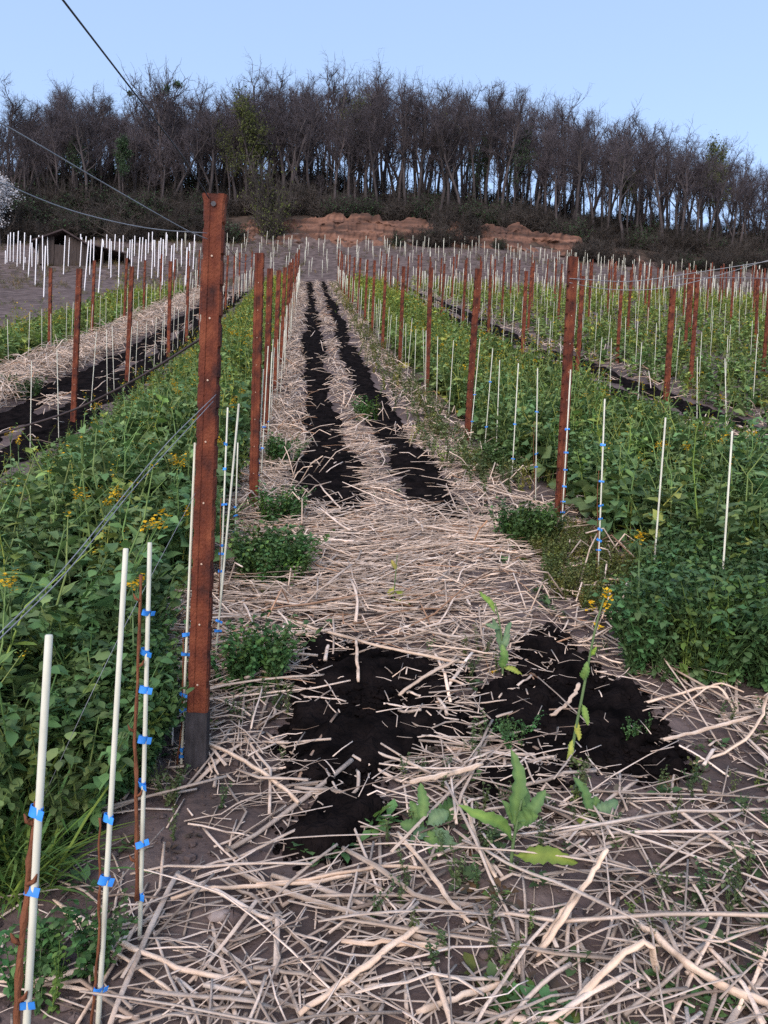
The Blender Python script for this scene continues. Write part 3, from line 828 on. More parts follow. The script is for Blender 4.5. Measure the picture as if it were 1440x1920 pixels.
wire('trellis_wire', [ray_at(-200, 270, 1.6), ray_at(0, 340, 1.8), ray_at(70, 372, 1.95), ray_at(140, 398, 2.1), ray_at(230, 420, 2.3), ray_at(300, 432, 2.45), onplane(388, 437, Yp - .03)], .0016, M_WIRE, 'slack pale wire curving low across the trees at left')
wire('trellis_wire', [onplane(408, 437, Yp + .05), ray_at(430, 470, 3.4), ray_at(455, 495, 4.4), ray_at(480, 478, B2[1] - .03)], .0014, M_WIRED, 'thin wire hanging between the first two posts')
wire('guy_wire', [ray_at(-40, 1225, 1.35), ray_at(110, 1080, 1.6), ray_at(310, 832, 2.2), onplane(405, 740, Yp - .04)], .0012, M_WIRE, 'upper of the two guy wires slanting over the green plants at left')
wire('guy_wire', [ray_at(-40, 1235, 1.35), ray_at(120, 1082, 1.6), ray_at(250, 915, 2.0), onplane(400, 752, Yp - .04)], .0012, M_WIRE, 'lower of the two guy wires slanting over the green plants at left')
wire('guy_wire', [at(52, 1560), ray_at(150, 1345, 1.98), ray_at(230, 1180, 2.15), onplane(366, 925, Yp - .04)], .0008, M_WIRE, 'thin guy wire reaching the ground near the nearest stake')
wire('drip_hose', [ray_at(-60, 835, 3.2), ray_at(0, 812, 3.2), ray_at(130, 775, 3.15), ray_at(250, 715, 3.0), ray_at(320, 672, 2.85), onplane(378, 634, Yp + .03)], .0045, M_HOSE, 'dark hose sagging above the green plants at left', 'hose')
YR = PY1[0]
wire('trellis_wire', [onplane(1068, 522, YR - .03), ray_at(1180, 530, 5.4), ray_at(1300, 512, 5.2), ray_at(1440, 490, 5.0), ray_at(1560, 470, 4.9)], .0026, M_WIRE, 'upper pale wire leading right from the first post of the right row')
wire('trellis_wire', [onplane(1068, 530, YR - .03), ray_at(1130, 543, 5.5), ray_at(1220, 545, 5.3), ray_at(1310, 528, 5.2), ray_at(1440, 488, 5.0), ray_at(1560, 452, 4.9)], .0024, M_WIRE, 'slack wire drooping right from the first post of the right row')
wire('trellis_wire', [onplane(1248, 524, 9.0), ray_at(1340, 520, 9.0), ray_at(1440, 522, 9.0), ray_at(1560, 524, 9.0)], .003, M_WIRE, 'level wire at the right edge of the vineyard')

# ------------------------------------------------------------------ plants
def mustard(seed, hi=True, flower=False, big=1.):
    r = np.random.default_rng(seed); acc = Acc()
    h = r.uniform(.42, .62)
    st = np.array([[0, 0, 0], [.01, .0, h * .35], [r.normal(0, .02), r.normal(0, .02), h * .7], [r.normal(0, .04), r.normal(0, .04), h]])
    V, F, _ = tubes(st[None], np.array([[.007, .006, .0045, .003]]), 5 if hi else 3, cap=False)
    acc.add(V, F, (1.3, 1.2, .9), 1)
    nl = (34 if big == 1 else 22) if hi else 14
    for i in range(nl):
        f = (i + .5) / nl; z = h * (.08 + .92 * f)
        Lf = (.095 * (1 - f) + .055) * big * r.uniform(.7, 1.45) * (1 if hi else 1.35); Wf = Lf * r.uniform(.5, .72)
        V, F = leaf(Lf, Wf, 8 if hi else 4, .42, r.uniform(.5, 1.3) , r.uniform(.0, .4), .28 if hi else .1, seed * 100 + i)
        V = rot(V, i * 2.4 + r.normal(0, .3), r.uniform(-.35, .85) + .35 * f, r.normal(0, .5))
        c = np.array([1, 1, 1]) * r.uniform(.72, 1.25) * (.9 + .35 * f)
        if f < .15 and r.random() < .3: c = c * np.array([1.9, 1.35, .8])
        acc.add(V + [np.interp(z, st[:, 2], st[:, 0]), np.interp(z, st[:, 2], st[:, 1]), z], F, c, 0)
    if flower:
        for q in range(3 if hi else 1):
            tp = st[-1] + [r.normal(0, .03), r.normal(0, .03), r.uniform(.02, .1)]
            V, F, _ = tubes(np.array([[st[2], (st[2] + tp) / 2, tp]]), np.array([[.003, .0025, .002]]), 4, cap=False); acc.add(V, F, (1.2, 1.2, .8), 1)
            for j in range(16 if hi else 7):
                V, F = leaf(.02 if hi else .035, .018 if hi else .03, 3, .1, .2, .2, 0, j)
                V = rot(V, r.uniform(0, 6.28), r.uniform(-.2, .9)); acc.add(V + tp + r.normal(0, 1, 3) * [.014, .014, .018], F, None, 2)
    return acc.arr()
def bolting(seed, hi=True):
    r = np.random.default_rng(seed); acc = Acc(); h = r.uniform(.7, .95)
    st = np.array([[0, 0, 0], [.01, 0, h * .4], [r.normal(0, .04), r.normal(0, .04), h * .75], [r.normal(0, .07), r.normal(0, .07), h]])
    V, F, _ = tubes(st[None], np.array([[.006, .005, .004, .002]]), 5 if hi else 3, cap=False); acc.add(V, F, (1.5, 1.4, 1.), 1)
    for i in range(13 if hi else 7):
        f = (i + .5) / (13 if hi else 7); z = h * (.2 + .78 * f); Lf = (.1 * (1 - f) + .035) * r.uniform(.7, 1.3) * (1 if hi else 1.3)
        V, F = leaf(Lf, Lf * .4, 6 if hi else 4, .35, r.uniform(.2, 1.1), .2, .1, seed * 70 + i)
        acc.add(rot(V, i * 2.4, r.uniform(.2, 1.1), r.normal(0, .3)) + [np.interp(z, st[:, 2], st[:, 0]), np.interp(z, st[:, 2], st[:, 1]), z], F, np.array([1.25, 1.15, .9]) * r.uniform(.8, 1.25), 0)
    for j in range(14 if hi else 6):
        V, F = leaf(.014 if hi else .03, .012 if hi else .025, 3, .1, .2, .2, 0, j)
        acc.add(rot(V, r.uniform(0, 6.28), r.uniform(-.2, .9)) + st[-1] + r.normal(0, 1, 3) * [.013, .013, .018], F, (1.5, 1.5, .8), 2 if j % 2 else 0)
    return acc.arr()
T_HI = [mustard(k) for k in range(5)] + [mustard(70 + k, True, False, 1.55) for k in range(4)] + [bolting(60 + k) for k in range(3)]
T_LO = [mustard(20 + k, False) for k in range(6)]
T_LOF = [mustard(40 + k, False, True) for k in range(2)] + [bolting(64 + k, False) for k in range(4)]
def herb(seed, n=26, sz=.026, hh=.3):
    r = np.random.default_rng(seed); acc = Acc()
    for s in range(3):
        az = r.uniform(0, 6.28); h = hh * r.uniform(.7, 1.1); lean = r.uniform(.1, .4)
        tip = np.array([math.cos(az) * lean * h, math.sin(az) * lean * h, h])
        V, F, _ = tubes(np.array([[[0, 0, 0], tip * [.4, .4, .55], tip]]), np.array([[.003, .0025, .0015]]), 3, cap=False); acc.add(V, F, (1, 1, .8), 1)
        for i in range(n // 3):
            f = (i + 1) / (n // 3); p = tip * [f ** 1.3, f ** 1.3, f]
            for q in (-.7, 0, .7):
                V, F = leaf(sz * r.uniform(.9, 1.5), sz * .85, 5, .1, .6, .2, .05, i)
                V = rot(V, i * 2.4 + q + s, r.uniform(-.5, .5), r.normal(0, .3)); acc.add(V + p + r.normal(0, .009, 3), F, np.ones(3) * r.uniform(.65, 1.25), 0)
    return acc.arr()
T_HERB = [herb(k) for k in range(6)]
def rosette(seed, n=7, Lm=.06):
    r = np.random.default_rng(seed); acc = Acc()
    for i in range(n):
        Lf = Lm * r.uniform(.6, 1.3)
        V, F = leaf(Lf, Lf * .5, 5, .4, r.uniform(.2, .9), .2, .3, seed * 50 + i)
        acc.add(rot(V, i * 2.4 + r.normal(0, .3), r.uniform(.1, 1.0)) + [0, 0, .006], F, np.ones(3) * r.uniform(.7, 1.2), 0)
    return acc.arr()
T_ROS = [rosette(k) for k in range(6)]
def grass_t(seed, n=14, h=.22):
    r = np.random.default_rng(seed); acc = Acc()
    for i in range(n):
        V, F = leaf(h * r.uniform(.5, 1.2), .007, 5, .0, r.uniform(.3, 1.2), .1, 0, i)
        acc.add(rot(V, r.uniform(0, 6.28), r.uniform(.7, 1.4)) + np.r_[r.normal(0, .02, 2), 0], F, np.ones(3) * r.uniform(.8, 1.3), 0)
    return acc.arr()
T_GR = [grass_t(k) for k in range(4)]

def green_tint(n, y, dry=0.):
    w = np.clip((y - 6) / 30, 0, 1)[:, None]
    c = np.array([[.9, .95, 1.0]]) * (1 - w) + np.array([[1.75, 1.45, .95]]) * w
    c = c * rng.uniform(.72, 1.25, (n, 1))
    c[:, 0] *= rng.uniform(.85, 1.25, n)
    pl = rng.random(n) < .12; c[pl] *= np.array([1.55, 1.3, .9])
    return c
MATS3 = [M_LEAF, M_STEM, M_YEL]
def mass(name, lab, T, x, y, sc, tint, cat='cover crop', tl=.15, dz=0., o_kind='stuff'):
    n = len(x)
    V, F, C, I = scatter(T, np.stack([x, y, G(x, y) + dz], -1), rng.uniform(0, 6.28, n), sc, rng.normal(0, tl, (n, 2)), tint)
    return tag(obj(name, mesh(name, V, F, MATS3, C, True, I)), lab, cat, kind=o_kind)

# near left strip: between the left row and its neighbour
def area(n, x0, x1, y0, y1, geo=False):
    x = rng.uniform(x0, x1, n)
    y = y0 * (y1 / y0) ** rng.random(n) if geo else rng.uniform(y0, y1, n)
    return x, y
x, y = area(1700, -3.0, -.5, 1.5, 10.5)
fr = 2.42 - .6 * sstep(-.75, -1.05, x) + .25 * fbm(x * 1.5, 0 * x, 81) + .5 * sstep(-.75, -.5, x)
ok = (y > fr) & (x > -2.5 + .1 * fbm(y, x, 82)) & (x < -.62 + .1 * fbm(y * 2, x, 83) - .25 * sstep(4, 2.6, y) * 0)
px, py, _ = proj(np.stack([x, y, G(x, y)], -1)); ok &= px > -420
x, y = x[ok], y[ok]
mass('mustard_plants', 'knee high leafy green mustard between the rows at left', T_HI * 3 + [mustard(80, True, True)], x, y, rng.uniform(.55, 1.15, len(x)) * (1 + .35 * fbm(x * 1.4, y * 1.4, 86)) * (.8 + .25 * sstep(2.4, 3.5, y)) * (1 - .62 * sstep(-1.3, -2.4, x)), green_tint(len(x), y))
x, y = area(1700, 1.9, 4.5, 2.8, 10.5)
front = 3.75 + .6 * fbm(x * 1.4, y * .6, 84)
ok = (y > front) & (rng.random(1700) < 1 - .6 * sstep(3.5, 4.1, x)) & (x > 2.12 + .15 * fbm(y, x, 85) + .25 * sstep(4.8, 3.8, y)) & (x < 4.15)
x, y = x[ok], y[ok]
mass('mustard_plants', 'knee high leafy green mustard between the rows at right', T_HI, x, y, rng.uniform(.5, 1.1, len(x)) * (1 + .35 * fbm(x * 1.4, y * 1.4, 87)), green_tint(len(x), y))
x, y = area(900, -1.9, -.55, 2.2, 9); ok = fbm(x * 1.6, y * 1.6, 121) > .05; x, y = x[ok], y[ok]
mass('herbs', 'finer leaved herbs mixed into the left green strip', T_HERB, x, y, rng.uniform(.9, 1.7, len(x)), green_tint(len(x), y) * np.array([[.95, 1., .9]]), 'weeds')
x, y = area(900, 2.2, 4.2, 4.0, 10); ok = fbm(x * 1.6, y * 1.6, 122) > .05; x, y = x[ok], y[ok]
mass('herbs', 'finer leaved herbs mixed into the right green strip', T_HERB, x, y, rng.uniform(.9, 1.7, len(x)), green_tint(len(x), y) * np.array([[.95, 1., .9]]), 'weeds')
x = np.concatenate([rng.uniform(-1.8, -.6, 60), rng.uniform(2.2, 4.2, 40)]); y = np.concatenate([rng.uniform(2.3, 8, 60), rng.uniform(4.2, 9, 40)])
mass('grass', 'grass tufts standing up among the green strips', T_GR, x, y, rng.uniform(1.6, 3.0, len(x)), green_tint(len(x), y) * np.array([[1.2, 1.15, .8]]), 'grass')
n = 9000; x = rng.uniform(-36, 40, n) * (1 - .5 * (rng.random(n) < 0)); x = np.where(rng.random(n) < .55, -np.abs(x), x); y = rng.uniform(24, 61.5, n); ok = (y > yend(x) + 1) & (fbm(x * .3, y * .3, 123) > -.15); x, y = x[ok], y[ok]
mass('dry_grass', 'dry brown tufts of grass on the bare field', T_GR, x, y, rng.uniform(.8, 2.2, len(x)), green_tint(len(x), y * 0) * np.array([[1.5, .8, 1.1]]), 'grass')
# far green
def far_green(lab, x0, x1, y0, y1, n, skip=None, sc=(.7, 1.05), fl=.06):
    x, y = area(n, x0, x1, y0, y1, True)
    ok = np.ones(len(x), bool) if skip is None else skip(x, y)
    q, qy, _ = proj(np.stack([x, y, G(x, y)], -1)); ok &= (q > -80) & (q < 1520)
    x, y = x[ok], y[ok]
    mass('mustard_plants', lab, T_LO * 2 + T_LOF, x, y, rng.uniform(*sc, len(x)) * (1 - .5 * sstep(-1.5, -2.4, x) * (x > -3)) * (1 + .5 * fbm(x * .9, y * .7, 88)), green_tint(len(x), y))
far_green('distant green mustard strip left of the mulched path', -2.5, -.62, 10, 45, 2300)
far_green('green mustard strip beyond the straw at left', -7.4, -5.35, 8, 36, 2200, lambda x, y: y < yend(x) - 1.5)
far_green('distant green mustard strip right of the mulched path', 2.15, 4.2, 10, 45, 2300)
def skR(x, y):
    xa = (x - XR0 - SP) % (2 * SP)                       # 0..SP mulched alley, SP..2SP green
    m = strip_mask(x, y, 1)
    return (y > 4.5) & (m < -.12) & (np.where(xa < SP, .8, 1) > rng.random(len(x))) & (fbm(x * .5, y * .5, 91) > -.5)
far_green('wide green weedy cover between the rows at far right', 4.35, 34, 5.2, 45.5, 15500, skR, (.55, .95))

# low herbs: clover and weeds
def herbs(lab, x, y, sc, tint, T=None, name='clover', cat='clover', kind='stuff'):
    return mass(name, lab, T or T_HERB, x, y, sc, tint, cat, .2, 0, kind)
def pxpatch(n, poly):
    P_ = [tuple(at(a, b)[:2]) for a, b in poly]; xs = [p[0] for p in P_]; ys_ = [p[1] for p in P_]
    x = rng.uniform(min(xs), max(xs), n); y = rng.uniform(min(ys_), max(ys_), n)
    ok = inpoly(x + .06 * fbm(x * 6, y * 6, 95), y + .06 * fbm(x * 6, y * 6, 96), P_)
    return x[ok], y[ok]
x, y = pxpatch(2600, [(1170,1275),(1190,1160),(1230,1110),(1310,1085),(1560,1085),(1560,1330),(1440,1300),(1330,1290),(1240,1290)])
herbs('dense dark green clover around the tall stake at right', x, y, rng.uniform(.5, 1.3, len(x)) * (1 + .4 * fbm(x * 3, y * 3, 89)), green_tint(len(x), y * 0) * np.array([[.72, .85, .8]]))
x, y = pxpatch(1500, [(130,1500),(150,1420),(130,1330),(225,1290),(275,1330),(288,1420),(280,1470),(230,1500)])
herbs('dense small leaved weeds between the front stakes and the nearest post', x, y, rng.uniform(.7, 1.1, len(x)), green_tint(len(x), y * 0) * np.array([[.8, .9, .75]]))
x, y = pxpatch(170, [(-60,1720),(-60,1480),(60,1470),(130,1500),(90,1600),(60,1700)])
mass('grass', 'tall grass blades at the lower left edge', T_GR, x, y, rng.uniform(.9, 1.7, len(x)), green_tint(len(x), y * 0) * np.array([[.9, 1., .7]]), 'grass')
# low weeds over soil in the foreground and along the path
x = rng.uniform(-1.4, 3.6, 3600); y = rng.uniform(1.1, 9, 3600)
wd = fbm(x * 1.3, y * 1.3, 97) > -.04
ok = wd & (in_comp(x, y) < .2) & ~((np.abs(x - .45) < .8) & (y > 3.4) & (y < 5.4)) & (strip_mask(x, y) * (y > 5) < .02) & ((y < 3.2) | (x > 1.1) | (rng.random(3600) < .45))
x, y = x[ok], y[ok]
tn = green_tint(len(x), y * 0) * .8; pur = rng.random(len(x)) < .45; tn[pur] *= np.array([1.1, .5, 1.0])
mass('weeds', 'low green and purplish weeds scattered over the soil', T_ROS, x, y, rng.uniform(.35, 1.0, len(x)), tn, 'weeds')
x = rng.uniform(-1.4, 2.9, 900); y = rng.uniform(1.1, 3.3, 900); ok = (fbm(x * 2, y * 2, 98) > .1) & (in_comp(x, y) < .2); x, y = x[ok], y[ok]
tn = green_tint(len(x), y * 0) * np.array([[.8, .7, .7]])
mass('weeds', 'patchy short tufts of herbs on the foreground soil', T_HERB, x, y, rng.uniform(.18, .4, len(x)), tn, 'weeds')
x, y = pxpatch(900, [(1020,1110),(1000,1040),(1070,990),(1160,1050),(1230,1090),(1170,1180),(1090,1150)])
mass('weeds', 'olive and purple low weeds in front of the first post of the right row', T_HERB, x, y, rng.uniform(.25, .5, len(x)), green_tint(len(x), y * 0) * np.array([[1.15, .85, .7]]), 'weeds')
# far margin weeds right of the path
n = 520; x = rng.normal(1.72, .18, n); y = 6 * (44 / 6) ** rng.random(n)
mass('weeds', 'grey green weeds along the right margin of the path', T_HERB, x, y, rng.uniform(.45, 1.0, n), green_tint(n, y) * np.array([[1.2, .95, 1.0]]), 'weeds')

# individual weed clumps
def clump(px, py, rx, n, sc, lab, tn=(.75, .95, .8), T=None):
    c = at(px, py)
    a = rng.uniform(0, 6.28, n); q = np.sqrt(rng.random(n)) * rx
    x, y = q * np.cos(a) + c[0], q * np.sin(a) * .8 + c[1]
    V, F, C, I = scatter(T or T_HERB, np.stack([x, y, G(x, y)], -1) - c, rng.uniform(0, 6.28, n), rng.uniform(.7, 1.1, n) * sc, rng.normal(0, .25, (n, 2)), green_tint(n, y * 0) * np.array([tn]))
    tag(obj('weed_clump', mesh('weed_clump', V, F, MATS3, C, True, I), loc=c), lab, 'weed', 'leafy weed clumps')
clump(505, 1090, .2, 75, 1.0, 'bushy green weed clump on the straw right of the nearest post')
clump(470, 1290, .12, 36, .85, 'small green weed clump at the left edge of the compost')
clump(525, 985, .12, 30, .9, 'green weed clump beside the second post of the left row')
clump(985, 1020, .2, 60, .9, 'round dark weed clump at the foot of the first right row post', (.62, .75, .6))
clump(955, 1400, .085, 16, .36, 'small clover clump on the compost left of the flowering stem')
clump(1190, 1385, .045, 6, .36, 'tiny three leaved weed alone on the black compost')
clump(530, 870, .18, 24, 1.0, 'weed clump on straw beside the third post of the left row')
clump(940, 885, .25, 40, .9, 'low weed clump before the second post of the right row', (.7, .8, .65))
clump(690, 790, .14, 12, 1.0, 'small green weed on the straw between the dark strips', (.9, 1.1, .8))
clump(40, 745, .3, 30, 1.0, 'dark weed clump on the compost at far left', (.7, .8, .7))
clump(110, 1850, .1, 14, .7, 'green weed clump beside the second front stake')
clump(1300, 1880, .1, 10, .8, 'leafy weed in the lower right corner', (.9, 1.05, .95), T_ROS)
clump(965, 1895, .06, 8, .9, 'leafy seedling at the bottom edge', (.9, 1.05, .9), T_ROS)
clump(1030, 1890, .05, 7, .9, 'round leaved seedling left of the bent stalk', (.8, 1.0, 1.0), T_ROS)
clump(605, 1590, .09, 8, .9, 'grey green seedlings at the lower tip of the compost', (.9, 1.1, 1.05), T_ROS)
clump(715, 1545, .05, 5, 1.0, 'small leafy seedling left of the rosette', (1.0, 1.15, .95), T_ROS)

# drawn plants: leaves given by pixels on the plane of the plant
def leaf3(p0, p1, wd, nrm=(0, -1, .25), k=9, jag=.24, seed=0, sag=.0, pet=.12):
    r = np.random.default_rng(seed)
    p0 = np.array(p0, float); p1 = np.array(p1, float); ax = p1 - p0; L = np.linalg.norm(ax); ax /= L
    nrm = np.array(nrm, float); sd = np.cross(ax, nrm); sd /= np.linalg.norm(sd) + 1e-9; nn = np.cross(sd, ax)
    t = np.linspace(0, 1, k)
    prof = np.where(t < pet, .12, np.sin(np.clip((t - pet) / (1 - pet), 0, 1) ** .8 * math.pi * .93 + .12) ** .7); prof[-1] = .05
    mid = p0 + np.outer(t, ax) * L + np.outer((sag * 4 * t * (1 - t) - .22 * t ** 3) * L, nn) + np.outer(.03 * L * np.sin(t * 7 + seed), sd)
    wl = wd / 2 * prof * (1 + jag * np.where(np.arange(k) % 2, 1, -1) * r.uniform(.2, 1, k)); wr = wd / 2 * prof * (1 + jag * np.where(np.arange(k) % 2, -1, 1) * r.uniform(.2, 1, k))
    V = np.stack([mid + sd * wl[:, None] + nn * (.45 * wl + .16 * wd * r.uniform(-1, 1, k) * prof)[:, None], mid, mid - sd * wr[:, None] + nn * (.45 * wr + .14 * wd * r.uniform(-1, 1, k) * prof)[:, None]], 1)
    return V.reshape(-1, 3), grid_faces(k, 3)
def drawn(name, lab, base, stem, leaves, flowers=(), sr=.006):
    c = at(*base); Y0 = c[1]
    t = thing(name, lab, 'plant', c)
    P_ = lambda a, dy=0.: onplane(a[0], a[1], Y0 + dy) - c
    if stem:
        Q = curve3([P_(s) for s in stem], 14)
        V, F, _ = tubes(Q[None], np.linspace(sr, sr * .5, 14)[None], 7)
        obj('stem', mesh('stem', V, F, M_STEM, np.ones((len(V), 3))), t)
    for i, L_ in enumerate(leaves):
        a, b, w, col, dy = L_
        V, F = leaf3(P_(a), P_(b, dy), w * .82, seed=i + 3, sag=rng.uniform(-.12, .12), nrm=(rng.normal(0, .35), -1, .6), k=15)
        cc = np.tile(np.array([col]), (len(V), 1)) * rng.uniform(.85, 1.12, (len(V), 1)); cc[1::3] *= np.array([1.7, 1.45, 1.3]); obj('leaf', mesh('leaf', V, F, M_LEAF, cc), t)
    for i, (a, r_, nfl) in enumerate(flowers):
        acc = Acc(); p = P_(a)
        for j in range(nfl):
            V, F = leaf(.016, .014, 3, .1, .2, .2, 0, j); V = rot(V, rng.uniform(0, 6.28), rng.uniform(-.3, 1)); acc.add(V + p + rng.normal(0, r_ * .5, 3), F)
        obj('flower_head', acc.mesh('flower_head', M_YEL), t)
    return t
gA, gB, gY, gG = (.8, .95, .85), (.65, .82, .8), (1.7, 1.3, .75), (.85, .95, 1.5)
drawn('sow_thistle', 'young upright sow thistle with one tall leaf and a yellowing low leaf', (957, 1640), [(957, 1640), (960, 1590), (970, 1540), (978, 1500)],
      [((968, 1560), (976, 1412), .06, gA, .03), ((970, 1545), (1022, 1488), .05, gB, -.03), ((962, 1575), (885, 1510), .045, (1.0, 1.15, .75), -.08), ((972, 1540), (1000, 1530), .05, gA, -.06), ((963, 1600), (1080, 1612), .055, (1.1, 1.02, .5), -.08), ((970, 1555), (945, 1500), .035, gA, .03), ((965, 1570), (990, 1470), .045, gB, .06)])
drawn('leafy_rosette', 'grey green jagged rosette on straw just below the compost', (800, 1560), None,
      [((800, 1555), (876, 1608), .06, gG, -.1), ((795, 1545), (790, 1470), .045, gA, .03), ((800, 1545), (868, 1500), .075, gB, .08), ((795, 1550), (752, 1545), .05, gB, 0.), ((800, 1550), (815, 1600), .05, gA, -.12), ((800, 1545), (840, 1520), .06, gG, .0), ((795, 1550), (765, 1500), .04, gA, .06), ((800, 1550), (770, 1580), .04, gG, -.07)])
drawn('leafy_rosette', 'low jagged leaved weed right of the sow thistle with a yellowed leaf', (1112, 1540), None,
      [((1110, 1530), (1086, 1458), .045, gB, .02), ((1112, 1525), (1162, 1502), .05, gG, .0), ((1112, 1530), (1135, 1550), .05, gA, -.06), ((1108, 1530), (1078, 1550), .045, gY, -.05), ((1112, 1528), (1120, 1490), .04, gA, .04)])
drawn('withering_mustard', 'tall pale withering stem with yellow flowers standing in the black compost', (1068, 1435), [(1068, 1435), (1078, 1370), (1095, 1290), (1108, 1220), (1118, 1160), (1134, 1118)],
      [((1094, 1275), (1100, 1245), .035, (1., 1.15, .9), -.03), ((1090, 1320), (1104, 1358), .03, (1.1, 1.2, .8), -.04), ((1082, 1350), (1086, 1388), .026, (2.2, 1.5, .8), -.03), ((1074, 1385), (1066, 1425), .025, (2.3, 1.7, 1.1), -.03), ((1108, 1230), (1118, 1215), .02, (1.6, 1.7, .8), -.02)],
      [((1138, 1117), .022, 26), ((1134, 1135), .016, 14), ((1114, 1140), .012, 8), ((1124, 1180), .012, 8), ((1108, 1128), .012, 6)], .0062)
drawn('sow_thistle', 'slender pale leaved sow thistle beside the upper compost edge', (942, 1275), [(942, 1275), (944, 1220), (938, 1170), (928, 1130)],
      [((942, 1255), (944, 1212), .05, (.95, 1.15, .95), -.03), ((940, 1215), (930, 1160), .035, gG, .0), ((930, 1150), (905, 1108), .035, (1.2, 1.3, .8), 0.), ((942, 1200), (960, 1165), .03, gG, .02), ((940, 1180), (912, 1170), .03, gG, 0.), ((942, 1250), (980, 1262), .03, (1.7, 1.4, .8), -.03), ((940, 1225), (952, 1190), .04, gG, -.02)],
      [((922, 1262), .01, 8)], .005)
drawn('withered_weed', 'short withered weed with brown leaves on the middle of the straw', (735, 1140), [(735, 1140), (740, 1100), (743, 1060), (745, 1040)],
      [((738, 1100), (728, 1120), .04, (2.6, 1.7, .7), 0.), ((740, 1110), (765, 1115), .04, (1.8, 1.5, .7), 0.), ((740, 1125), (770, 1135), .04, (2.4, 1.7, 1.1), -.03), ((743, 1070), (735, 1050), .03, (1.8, 1.1, .8), 0)], (), .004)
# yellow flower heads over the mustard
FL = [(322,860,'in front of the nearest post'),(198,940,'above the middle of the left green strip'),(250,1095,'beside the third front stake'),(20,1095,'at the left edge of the near green strip'),(245,770,'near the hose at left'),(180,760,'under the hose at left'),
      (20,810,'at the far left under the hose'),(35,825,'at the far left edge'),(435,625,'between the nearest and second posts'),(425,700,'right of the nearest post'),(420,730,'just right of the nearest post, low'),(365,745,'touching the nearest post on its left'),(1098,745,'right of the first right row post'),(1135,740,'beside the tied stake at right'),
      (1290,835,'left of the tall bare stake at right'),(1355,825,'right of the tall bare stake'),(1200,1015,'in front of the stake at the clover edge'),(1405,810,'at the right edge among straw'),(1240,835,'beside the dark strip at right')]
for (a, b, where) in FL:
    # foot: the plant reaches about .55 m above soil at this pixel
    lo, hi = .8, 14.
    d = ray(a, b); d = d / d[1]
    for _ in range(40):
        m = (lo + hi) / 2; q = CAM + d * m
        if q[2] - float(G(q[0], q[1])) > .56: lo = m
        else: hi = m
    q = CAM + d * lo; c = np.array([q[0], q[1], float(G(q[0], q[1]))])
    t = thing('flowering_mustard', 'yellow flowering mustard ' + where, 'plant', c, 'yellow flowering mustard plants')
    top = np.array([0, 0, q[2] - c[2]])
    br = [top + np.r_[rng.normal(0, .02, 2), rng.normal(0, .015)] for _ in range(4)]
    Q = [np.zeros(3), top * .5 + [.01, 0, 0], top * .85]
    acc = Acc(); V, F, _ = tubes(np.array([Q]), np.array([[.005, .004, .003]]), 5); acc.add(V, F)
    for e in br:
        V, F, _ = tubes(np.array([[Q[2], (Q[2] + e) / 2 + [.004, 0, 0], e]]), np.array([[.0022, .002, .0015]]), 4); acc.add(V, F)
    obj('stem', acc.mesh('stem', M_STEM), t)
    for e in br[:3]:
        acc = Acc()
        for j in range(14):
            V, F = leaf(.017, .015, 3, .1, .2, .2, 0, j); acc.add(rot(V, rng.uniform(0, 6.28), rng.uniform(-.3, 1)) + e + rng.normal(0, 1, 3) * [.011, .011, .013], F)
        obj('flower_head', acc.mesh('flower_head', M_YEL), t)
    acc = Acc()
    for j in range(6):
        V, F = leaf(rng.uniform(.06, .12), .05, 7, .4, 1., .2, .2, j); acc.add(rot(V, j * 2.4, rng.uniform(.2, .8)) + top * rng.uniform(.2, .75), F, np.ones(3) * rng.uniform(.8, 1.3))
    obj('foliage', acc.mesh('foliage', M_LEAF), t)

